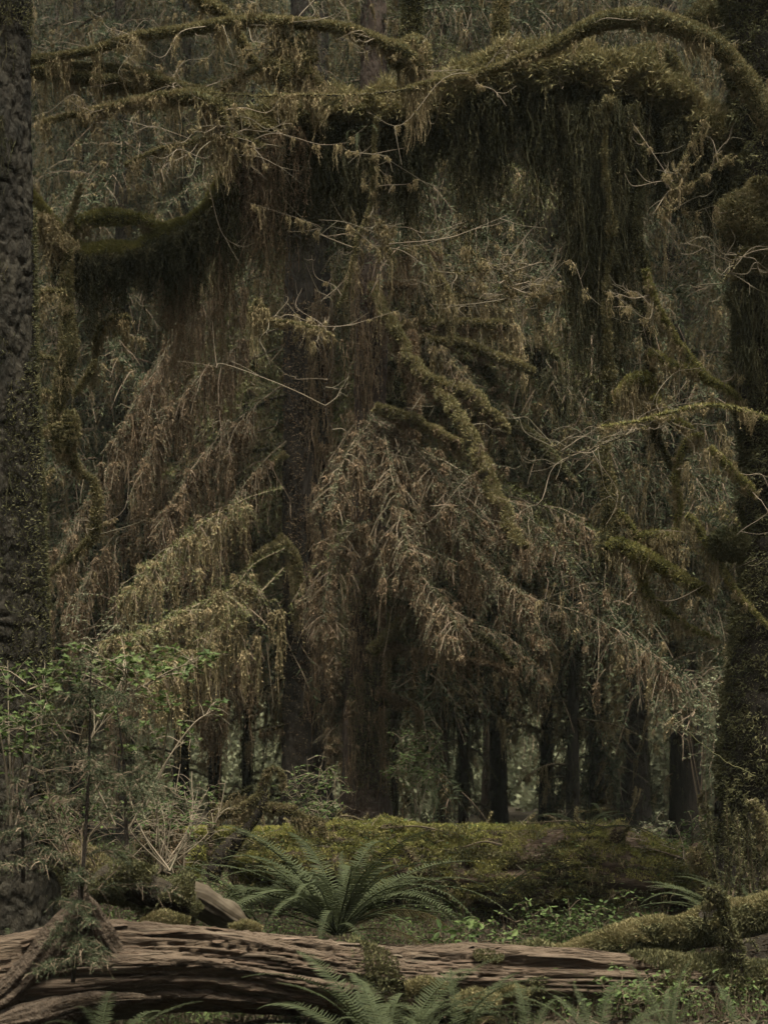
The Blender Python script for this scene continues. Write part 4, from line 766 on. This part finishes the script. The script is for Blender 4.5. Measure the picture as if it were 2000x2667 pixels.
limb(sb, osb, [(1880, 2300), (1888, 2230), (1886, 2180)], 12.6, [9, 9, 5], moss=.9, mats=[WOODR, MOSSD], name='branch')
osp = P(1833, 2200, 13.2); sp = thing('thin_snag', 'pale crooked stick standing up behind the right end of the log', 'snag', osp)
limb(sp, osp, [(1880, 2230), (1858, 2170), (1836, 2115), (1822, 2085), (1834, 2060)], 13.2, [7, 8, 9, 8, 2], moss=.5, mats=[TWPA, MOSS], name='stem')
orb = P(1960, 2200, 11.6); rb_ = thing('dead_branch_tangle', 'tangle of dead mossy twigs leaning on the maple base', 'branches', orb)
for k in range(18):
    x = U(1880, 2010); y = U(2300, 2420); e = U(-70, 60); limb(rb_, orb, [(x, y), (x + e * .4, y - U(60, 120)), (x + e, y - U(160, 330))], 11.6 + U(-.4, .2), [U(3, 6), 3, 1], moss=.4, mats=[TWBR, MOSSD], name='branch', hg=(9, .04, .3, {'n': 5, 'spread': .01}), hmat=HGRN)
limb(rb_, orb, [(1955, 2085), (1975, 2120), (1990, 2160), (1992, 2200)], 11.5, [12, 18, 18, 6], moss=1.4, mats=[TWBR, MOSS], hg=(50, .08, .35), name='branch')

# ------------------------------------------------------------------ sword ferns
def frond_mb(arch, up0, n=46, wide=.085, droop=.0, seed=0):
    """one frond, length 1, in the local +x/+z plane: stem and paired tapering leaflets"""
    n, wide = 48, wide * .92; m = MB(); u = np.linspace(0, 1, 40); a = up0 - arch * u ** 1.35; st = 1 / 39
    p = np.stack([np.cumsum(np.cos(a)) * st, .05 * np.sin(u * 3 + seed) * u, np.cumsum(np.sin(a)) * st], 1); p -= p[0]
    tube(m, p, [.0055, .0035, .0012], 4, 0)
    s = np.linspace(.14, .985, n); c = np.stack([np.interp(s, u, p[:, k]) for k in range(3)], 1); T = nrm(np.stack([np.interp(s, u, np.gradient(p[:, k])) for k in range(3)], 1))
    S = nrm(np.cross(T, UP) + [0, 1e-6, 0]); Nn = np.cross(S, T); prof = wide * np.minimum(1, (s - .06) / .22) ** .8 * (1 - ((s - .14) / .86) ** 2.6) ** .8 + .004
    for sg in (1, -1):
        l = prof * U(.85, 1.1, n); wv = .0078 * (.5 + .5 * prof / wide)
        d = nrm(S * sg + T * (.22 + .25 * s[:, None]) - Nn * (-.12 + droop) + rng.normal(size=c.shape) * .07); e = d * l[:, None]
        wT = T * wv[:, None] - Nn * (wv * .25 * sg)[:, None]; sag = -Nn * (l * .12)[:, None]
        A, B_, C_, D_, E_ = c - wT * .45, c + wT * .6, c + e * .5 + wT * .55 + sag * .2, c + e + T * .004 + sag, c + e * .5 - wT * .5 + sag * .2
        m.add(np.stack([A, B_, C_, E_], 1), (np.arange(n) * 4)[:, None] + [0, 1, 2, 3], 0); m.add(np.stack([E_, C_, D_], 1), (np.arange(n) * 3)[:, None] + [0, 1, 2], 0)
    return m
FR = [frond_mb(a, u0, wide=w, seed=k).build('frond', [FERN, TWBR]) for k, (a, u0, w) in enumerate(((1.25, .85, .085), (1.6, 1.05, .09), (1.0, .7, .08), (1.1, .55, .085), (1.9, 1.15, .09), (.9, .95, .078)))]
DEADF = frond_mb(2.3, .7, wide=.07, droop=.5).build('frond', [FERND, TWBR])
fr_used = set()
GF = 'sword ferns around the logs'
def fern(px, py, d, L, fr, label, elev=(0., .25), dead=0, kinds=(0, 1, 2, 3, 4, 5), group=GF):
    o = P(px, py, d); t = thing('sword_fern', label, 'fern', o, group)
    lst = [(a, l, e, None) for a, l, e in fr] if not np.isscalar(fr) else [(k * 2.399 + U(-.4, .4), U(.65, 1.1), U(*elev), None) for k in range(fr)]
    for k, (a, l, e, _) in enumerate(lst):
        src = DEADF if k < dead else FR[kinds[rng.integers(len(kinds))]]
        f = src
        if src.name in fr_used: f = src.copy(); COL.objects.link(f)
        fr_used.add(src.name); f.parent = t; f.location = (U(-.03, .03), U(-.03, .03), 0); f.rotation_euler = (U(-.25, .25), -e, a); f.scale = (L * l,) * 3
    return t
def fan(angs, L=(.8, 1.1), e=(-.1, .3)): return [(math.radians(a + U(-6, 6)), U(*L), U(*e)) for a in angs]
fern(880, 2436, 11.9, 1.3, fan([0, 12, 25, 40, 55, 70, 85, 100, 115, 128, 140, 152, 165, 178, 190, 202, 215, 335, 320, 300, 348, 235, 255, 275, 60, 120, 170, 8, 20, 158, 182, 195], (.75, 1.1), (-.4, .12)) + fan(range(0, 360, 12), (.6, 1.1), (-.35, .25)), 'large sword fern fanning out between the bare log and mossy log', dead=3)
fern(680, 2420, 12.0, 1.0, fan([100, 120, 140, 155, 165, 175, 185, 195, 210, 225, 80], (.7, 1.05), (-.25, .1)), 'sword fern spreading low toward the left beside the largest fern')
fern(1010, 2790, 8.6, .92, fan([140, 155, 165, 178, 188, 200, 120, 100, 80, 60, 45, 30, 18, 5, 350, 215, 240, 300, 270], (.75, 1.1), (-.15, .35)) + fan(range(0, 200, 14), (.6, 1.1), (-.1, .35)), 'sword fern at the bottom centre with fronds crossing the bare log', dead=5)
fern(1180, 2770, 8.6, .8, fan([20, 40, 60, 85, 110, 140, 5, 355], (.7, 1.0), (0, .4)), 'sword fern at the bottom edge with one frond slanting up the log', dead=2)
fern(1390, 2770, 8.6, .62, fan([0, 25, 60, 100, 150, 175, 190], (.7, 1.05), (.0, .4)), 'small sword fern at the bottom edge below the mossy log end')
fern(1560, 2790, 8.5, .6, fan([10, 40, 70, 95, 120, 150, 175], (.7, 1.1), (.0, .5)), 'dark sword fern at the bottom edge between the two small ones')
fern(260, 2790, 8.4, .6, fan([10, 40, 70, 95, 120, 150, 175], (.7, 1.1), (-.1, .4)), 'dark sword fern at the bottom edge under the root flare')
fern(1740, 2740, 8.8, .5, fan([40, 80, 110, 150, 10, 180, 60], (.7, 1.1), (.2, .6)), 'small upright sword fern at the bottom edge near the leaning post')
fern(1930, 2760, 8.8, .6, fan([30, 70, 100, 120, 150, 170, 10], (.7, 1.1), (.1, .5)), 'sword fern at the bottom right corner under the leaning post')
fern(1525, 2172, 13.6, .60, fan([170, 178, 160, 20, 8, 345, 270, 285, 140, 40, 200], (.8, 1.1), (-.45, .0)), 'yellowish sword fern growing on the crest of the mossy log', dead=2)
fern(1905, 2430, 11.6, .72, fan([150, 165, 175, 185, 195, 210, 130, 100], (.8, 1.05), (-.15, .25)), 'grey green sword fern left of the right mossy log')
fern(1990, 2420, 11.4, .68, fan([70, 95, 110, 130, 150, 175, 40], (.8, 1.05), (.15, .45)), 'pale sword fern standing at the right edge before the maple base')
fern(1300, 2330, 12.9, .55, fan([0, 350, 340, 20, 200], (.8, 1.15), (-.1, .2)), 'few fronded fern arching off the front of the mossy log')
fern(20, 2510, 9.6, .42, fan([0, 20, 350, 45, 100, 160, 200], (.8, 1.1), (.0, .3)), 'small dark sword fern beside the root flare at the left edge')
fern(400, 2120, 15.5, .5, fan([10, 60, 120, 180, 220, 300, 340], (.7, 1.1), (0, .4)), 'half hidden fern behind the rotten stump')
fern(1130, 2130, 16.4, .55, fan([60, 100, 140, 20, 170], (.8, 1.1), (.3, .6)), 'upright fern behind the crest of the mossy log')
fern(1890, 1408, 12.0, .17, 14, 'little fern tuft growing on the maple trunk knob', (.2, .7), group='ferns growing up in the maple')
fern(850, 282, 12.25, .22, 18, 'bright fern tuft growing on the mossy bough', (.0, .6), group='ferns growing up in the maple')
fern(945, 345, 12.25, .24, fan([250, 270, 290, 230, 300], (.7, 1.1), (-1.0, -.6)), 'hanging fern tuft beneath the mossy bough', group='ferns growing up in the maple')
fern(800, 300, 12.3, .15, 12, 'smaller fern tuft at the left of the bright one on the bough', (0, .6), group='ferns growing up in the maple')

# ------------------------------------------------------------------ shrubs and saplings
def shrub(name, label, cat, stems, d, leafmat, size, per, shape=LOBE, side=10, sl=.35, group=None, tw=TWPA, r0=.0062, clump=3, zmin=.35):
    o = P(stems[0][0][0], stems[0][0][1], d); t = thing(name, label, cat, o, group); ms, ml = MB(), MB()
    for pts in stems:
        p = spline(PP(pts, d + U(-.12, .12), d + U(-.35, .35)), 22); tube(ms, p, [r0, r0 * .7, r0 * .3], 5, 0)
        for k in range(side):
            i = int(U(zmin, 1) * 21); q = p[i]; dr = nrm(rng.normal(size=3) * [1, .8, .35] + [0, 0, .25]); l = sl * U(.4, 1.1); c = spline([q, q + dr * l * .5 + [0, 0, .02], q + dr * l + [0, 0, -.02]], 8)
            tube(ms, c, [r0 * .4, r0 * .15], 4, 0)
            if per:
                n = int(per * U(.6, 1.4)); j = np.clip((U(.25, 1, n) ** .6 * 7).astype(int), 0, 7); dd = nrm(np.stack([U(-1, 1, n), U(-1, 1, n), U(-.35, .15, n)], 1)); leaves(ml, c[j] + dd * .015, dd, size, shape, 0)
    ms.build('stems', tw, t, o)
    if per: ml.build('leaves', leafmat, t, o)
    return t
def stems(base, tips, bend=20): return [[(base[0] + U(-14, 14) * (1 + (bend > 35) * 4), base[1] + U(-8, 8) * (bend > 35) * 2), ((base[0] + x) / 2 + U(-bend, bend), (base[1] + y) / 2), (x, y)] for x, y in tips]
shrub('vine_maple', 'vine maple with fresh green leaves arching over a long pale stem', 'shrub', [[(300, 2150), (225, 1970), (300, 1850), (385, 1780)], [(215, 2000), (250, 1890), (318, 1770), (322, 1720)], [(380, 1785), (430, 1760), (485, 1752)], [(350, 1800), (450, 1745), (510, 1725)], [(300, 1850), (330, 1760), (250, 1700)], [(260, 1880), (200, 1790), (160, 1740)], [(210, 1980), (130, 1850), (110, 1760)]], 9.9, LEAF, .052, 8, side=11, sl=.26, zmin=.5)
shrub('vine_maple', 'slender vine maple holding small flat layers of bright leaves', 'shrub', [[(330, 2170), (430, 1990), (500, 1890), (552, 1852)], [(420, 2000), (440, 1860), (435, 1830)], [(400, 2040), (385, 1950), (390, 1905)], [(380, 2100), (450, 1960), (505, 1925)], [(370, 2090), (400, 1985), (330, 1960)]], 10.4, LEAF, .050, 6, side=6, sl=.16, zmin=.72)
shrub('vine_maple', 'leafy vine maple crowding the foot of the large bark trunk', 'shrub', stems((30, 2150), [(-40, 1740), (20, 1720), (70, 1740), (100, 1790), (50, 1850), (-10, 1880), (120, 1850), (20, 1920)]), 9.8, LEAF, .05, 7, side=9, sl=.24, zmin=.6)
shrub('huckleberry_bush', 'small leaved bush mixed with bare twigs left of the snag', 'shrub', stems((430, 2270), [(380, 2000), (330, 2040), (420, 2010), (470, 1990), (520, 2040), (300, 2090), (450, 2080), (560, 2060)]), 11.6, LEAFG, .030, 7, OVAL, 12, .22, zmin=.4)
shrub('huckleberry_bush', 'low small leaved bush at the left edge above the reddish log', 'shrub', stems((120, 2240), [(60, 2050), (110, 2020), (170, 2060), (20, 2080), (200, 2100), (250, 2050), (280, 2090), (40, 2140), (150, 2130)]), 11.0, LEAFG, .034, 8, OVAL, 12, .2, zmin=.3)
shrub('huckleberry_bush', 'small green bush before the slim reddish trunk', 'shrub', stems((1080, 2120), [(1040, 1915), (1080, 1900), (1120, 1920), (1140, 1960), (1030, 1980), (1065, 1990), (1130, 2000)]), 16.8, LEAFG, .038, 10, OVAL, 14, .22, zmin=.6)
shrub('huckleberry_bush', 'green bush growing at the foot of the dark central trunk', 'shrub', stems((800, 2180), [(760, 1990), (800, 1970), (840, 1985), (880, 2020), (750, 2060), (860, 2080), (900, 2060), (780, 2050), (820, 2100)]), 16.2, LEAFG, .036, 9, OVAL, 13, .24, zmin=.4)
shrub('huckleberry_bush', 'wispy small leaved stems on the right end of the mossy log', 'shrub', stems((1790, 2240), [(1760, 2150), (1800, 2120), (1830, 2150), (1870, 2130), (1900, 2110), (1780, 2180), (1860, 2170), (1720, 2200), (1905, 2170)]), 13.0, LEAFG, .034, 6, OVAL, 9, .14, zmin=.4)
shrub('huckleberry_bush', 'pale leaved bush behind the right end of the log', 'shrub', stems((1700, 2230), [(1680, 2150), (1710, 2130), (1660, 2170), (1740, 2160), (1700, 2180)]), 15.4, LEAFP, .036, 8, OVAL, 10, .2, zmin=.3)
shrub('yellowing_shrub', 'yellow leaved shrub showing behind the hanging mossy limbs', 'shrub', stems((1850, 1600), [(1800, 1240), (1840, 1220), (1880, 1250), (1900, 1290), (1830, 1290), (1790, 1300), (1870, 1330)]), 22.5, LEAFY, .07, 8, OVAL, 12, .4, zmin=.5)
shrub('yellowing_shrub', 'pale leaved shrub beside the dark leaning trunk', 'shrub', stems((1830, 2140), [(1780, 1720), (1830, 1700), (1860, 1740), (1800, 1780), (1760, 1740), (1870, 1800)]), 20.5, LEAFP, .04, 10, OVAL, 12, .4, zmin=.55, tw=TWBR, r0=.005)
shrub('pale_leaved_shrub', 'grey green shrub in the gap beside the large bark trunk', 'shrub', stems((300, 2100), [(230, 1560), (300, 1540), (340, 1590), (200, 1620), (260, 1640), (320, 1660), (380, 1620)]), 18.0, LEAFP, .035, 12, OVAL, 14, .5, zmin=.5, tw=TWBR)
shrub('twiggy_shrub', 'leafless pale twiggy shrub in front of the rotten stump', 'shrub', stems((440, 2300), [(340, 2090), (500, 2010), (545, 2050), (400, 2030), (360, 2140), (590, 2030), (480, 2060), (560, 2140), (420, 1990), (300, 2180)], 40), 12.0, None, 0, 0, side=12, sl=.28, r0=.006, zmin=.2)
shrub('twiggy_shrub', 'leafless tangle of brown twigs by the large bark trunk base', 'shrub', stems((180, 2250), [(60, 1950), (150, 1900), (240, 1980), (30, 2050), (300, 2030), (110, 2000), (350, 2080), (220, 1880)], 40), 10.8, None, 0, 0, side=14, sl=.35, tw=TWBR, r0=.006, zmin=.2)
shrub('herb_clump', 'lush leafy herbs filling the hollow before the mossy log', 'plant', stems((1450, 2500), [(1300, 2380), (1360, 2350), (1420, 2360), (1480, 2340), (1540, 2350), (1600, 2330), (1650, 2350), (1330, 2420), (1460, 2420), (1560, 2420), (1620, 2410), (1700, 2390)], 30), 12.2, LEAFG, .038, 8, OVAL, 13, .16, zmin=.25, tw=TWBR, r0=.005)
shrub('herb_clump', 'broad leaved herbs beside the fern at the bare log edge', 'plant', stems((1180, 2470), [(1210, 2410), (1250, 2420), (1290, 2400), (1150, 2440), (1330, 2440)], 20), 11.4, LEAFG, .07, 4, OVAL, 6, .12, zmin=.4, tw=TWBR, r0=.005)
shrub('herb_clump', 'leafy herbs growing over the moss at the right end of the bare log', 'plant', stems((1640, 2620), [(1560, 2560), (1620, 2540), (1680, 2550), (1740, 2540), (1800, 2560), (1600, 2600), (1700, 2600), (1850, 2580)], 20), 9.5, LEAFG, .03, 7, OVAL, 11, .12, zmin=.2, tw=TWBR, r0=.004)
shrub('herb_clump', 'small herbs between the root mound and the large fern', 'plant', stems((480, 2400), [(440, 2310), (500, 2290), (540, 2320), (470, 2350), (420, 2340), (560, 2370)], 20), 10.6, LEAFG, .032, 7, OVAL, 10, .13, zmin=.2, tw=TWBR, r0=.004)
def sapling(label, base, topp, d, nb, L, bias=0, lo=.12):
    o = P(*base, d); t = thing('spruce_sapling', label, 'sapling', o, 'spruce saplings beside the root flare'); m = MB(); p = spline(PP([base, ((base[0] + topp[0]) / 2 + 8, (base[1] + topp[1]) / 2), topp], d), 40); tube(m, p, [.011, .008, .002], 6, 0); m.build('trunk', BARKD, t, o); m = MB()
    for k in range(nb):
        f = U(lo, 1); q = p[int(f * 39)]; a = U(0, 2 * PI); l = L * (1.1 - f) * U(.6, 1.2) + .08
        ax = spline([q, q + np.array([math.cos(a), math.sin(a), .12]) * l * .5, q + np.array([math.cos(a), math.sin(a), U(-.25, .1)]) * l], 24); spray(m, ax, l * .4, 16, 50, .25, 2, .07, .006, .016, .004, .005, .005)
    m.build('foliage', [TWBR, NBLU], t, o); return t
sapling('young spruce with sparse blue green sprays in front of the root flare', (205, 2420), (238, 1680), 8.6, 22, .36)
sapling('smaller young spruce leaning over the root flare', (190, 2560), (205, 2240), 8.5, 16, .18)
sapling('thin spruce sapling reaching toward the vine maple', (330, 2200), (300, 1800), 9.2, 16, .34, lo=.3)
sapling('tiny spruce seedling at the left edge near the small fern', (60, 2300), (40, 2020), 9.4, 16, .26)
# grassy hanging litter, moss tufts and herbs that nobody could count
gc = MB(); n = 120000; y = 9.6 + 17 * rng.random(n) ** 1.2; x = U(-1, 1, n) * (y * .225 + .4); q = np.stack([x, y, gz(x, y)], 1); dn = fbm(q * [1.3, 1.3, 1], 3, 61); k = dn > .36; q = q[k]; n = len(q)
d = nrm(rng.normal(size=q.shape) * [1, 1, .3] + [0, 0, .55]); hh = np.abs(rng.normal(0, .09, n)); leaves(gc, q + UP * hh[:, None], d, .032, OVAL, 0); tris(gc, q, nrm(rng.normal(size=q.shape) * .35 + UP), hh + .06, .004, 1)
tag(gc.build('ground_cover', [LEAFG, TWBR]), 'low green herbs and sprigs carpeting the forest floor', 'ground cover', kind='stuff')
q, n_ = surf_points(VN, 2200, lambda q, n: (n[:, 2] > .3)); q = q[fbm(q * 2.2, 2, 77) > .47]; ox = MB(); dd = nrm(rng.normal(size=q.shape) * [1, 1, .1]); leaves(ox, q + UP * U(.02, .07, len(q))[:, None], dd, .034, OVAL, 0); tag(ox.build('herb_carpet', LEAFG, None), 'tiny bright herbs sprinkled over the mossy log crest', 'ground cover', kind='stuff')
lt = MB(); n = 30000; y = 8.2 + 10 * rng.random(n); x = U(-1, 1, n) * (y * .225 + .4); q = np.stack([x, y, gz(x, y) + .012], 1); tris(lt, q, nrm(rng.normal(size=q.shape) * [1, 1, .25]), U(.03, .12, n), .012, 0)
tag(lt.build('leaf_litter', LITT), 'brown dead needles and twigs on the soil', 'litter', kind='stuff')
# ------------------------------------------------------------------ camera, light, air
cd = bpy.data.cameras.new('camera'); cam = bpy.data.objects.new('camera', cd); COL.objects.link(cam); scene.camera = cam
cam.location = (0, 0, H); cam.rotation_euler = (PI / 2, 0, 0); cd.sensor_fit = 'HORIZONTAL'; cd.sensor_width = 36; cd.lens = F / 2000 * 36
cd.shift_y = (YH - 1333.5) / 2000; cd.clip_start = .1; cd.clip_end = 600
cd.dof.use_dof = True; cd.dof.focus_distance = 12.9; cd.dof.aperture_fstop = 5.0
EL, AZ = math.radians(77), math.radians(160)       # soft light from high on the right, a little behind the bough
w = bpy.data.worlds.new('World'); scene.world = w; w.use_nodes = True; nt = w.node_tree; bg = nt.nodes['Background']; sk = nt.nodes.new('ShaderNodeTexSky')
sk.sky_type = 'NISHITA'; sk.sun_disc = False; sk.sun_elevation = EL; sk.sun_rotation = AZ; sk.air_density = 1.0; sk.dust_density = 6.0; sk.ozone_density = 1.0
hs = nt.nodes.new('ShaderNodeHueSaturation'); hs.inputs['Saturation'].default_value = .08; nt.links.new(sk.outputs[0], hs.inputs['Color']); nt.links.new(hs.outputs[0], bg.inputs[0]); bg.inputs[1].default_value = .05
sl = bpy.data.lights.new('sun', 'SUN'); sl.energy = 3.8; sl.angle = math.radians(22); sl.color = (1, .95, .80); so = bpy.data.objects.new('sun', sl); COL.objects.link(so)
so.rotation_euler = (PI / 2 - EL, 0, PI - AZ)     # shines from azimuth AZ east of the view direction
if HAZE:
    h = MB(); lo, hi = np.array([-90, -50, -2.5]), np.array([90, 140, 70.0]); c = np.array([[lo[0] if a == 0 else hi[0], lo[1] if b == 0 else hi[1], lo[2] if e == 0 else hi[2]] for a in (0, 1) for b in (0, 1) for e in (0, 1)])
    h.add(c, [[0, 1, 3, 2], [4, 6, 7, 5], [0, 4, 5, 1], [2, 3, 7, 6], [0, 2, 6, 4], [1, 5, 7, 3]])
    hm = bpy.data.materials.new('haze'); hm.use_nodes = True; nt = hm.node_tree; nt.nodes.clear(); out = nt.nodes.new('ShaderNodeOutputMaterial'); pv = nt.nodes.new('ShaderNodeVolumePrincipled')
    pv.inputs['Color'].default_value = (.80, .88, .80, 1); pv.inputs['Density'].default_value = HAZE; nt.links.new(pv.outputs[0], out.inputs['Volume'])
    tag(h.build('haze', hm), kind='stuff')
scene.render.engine = 'CYCLES'; cy = scene.cycles
cy.max_bounces = 6; cy.diffuse_bounces = 2; cy.glossy_bounces = 1; cy.transmission_bounces = 2; cy.transparent_max_bounces = 4; cy.volume_bounces = 0
cy.use_denoising = True; cy.denoiser = 'OPENIMAGEDENOISE'; cy.caustics_reflective = False; cy.caustics_refractive = False; cy.sample_clamp_indirect = 2
cy.use_adaptive_sampling = True; cy.adaptive_threshold = .02
vs = scene.view_settings; vs.view_transform = 'Standard'; vs.look = 'None'; vs.gamma = 1; vs.use_curve_mapping = False; vs.exposure = EXPOSURE
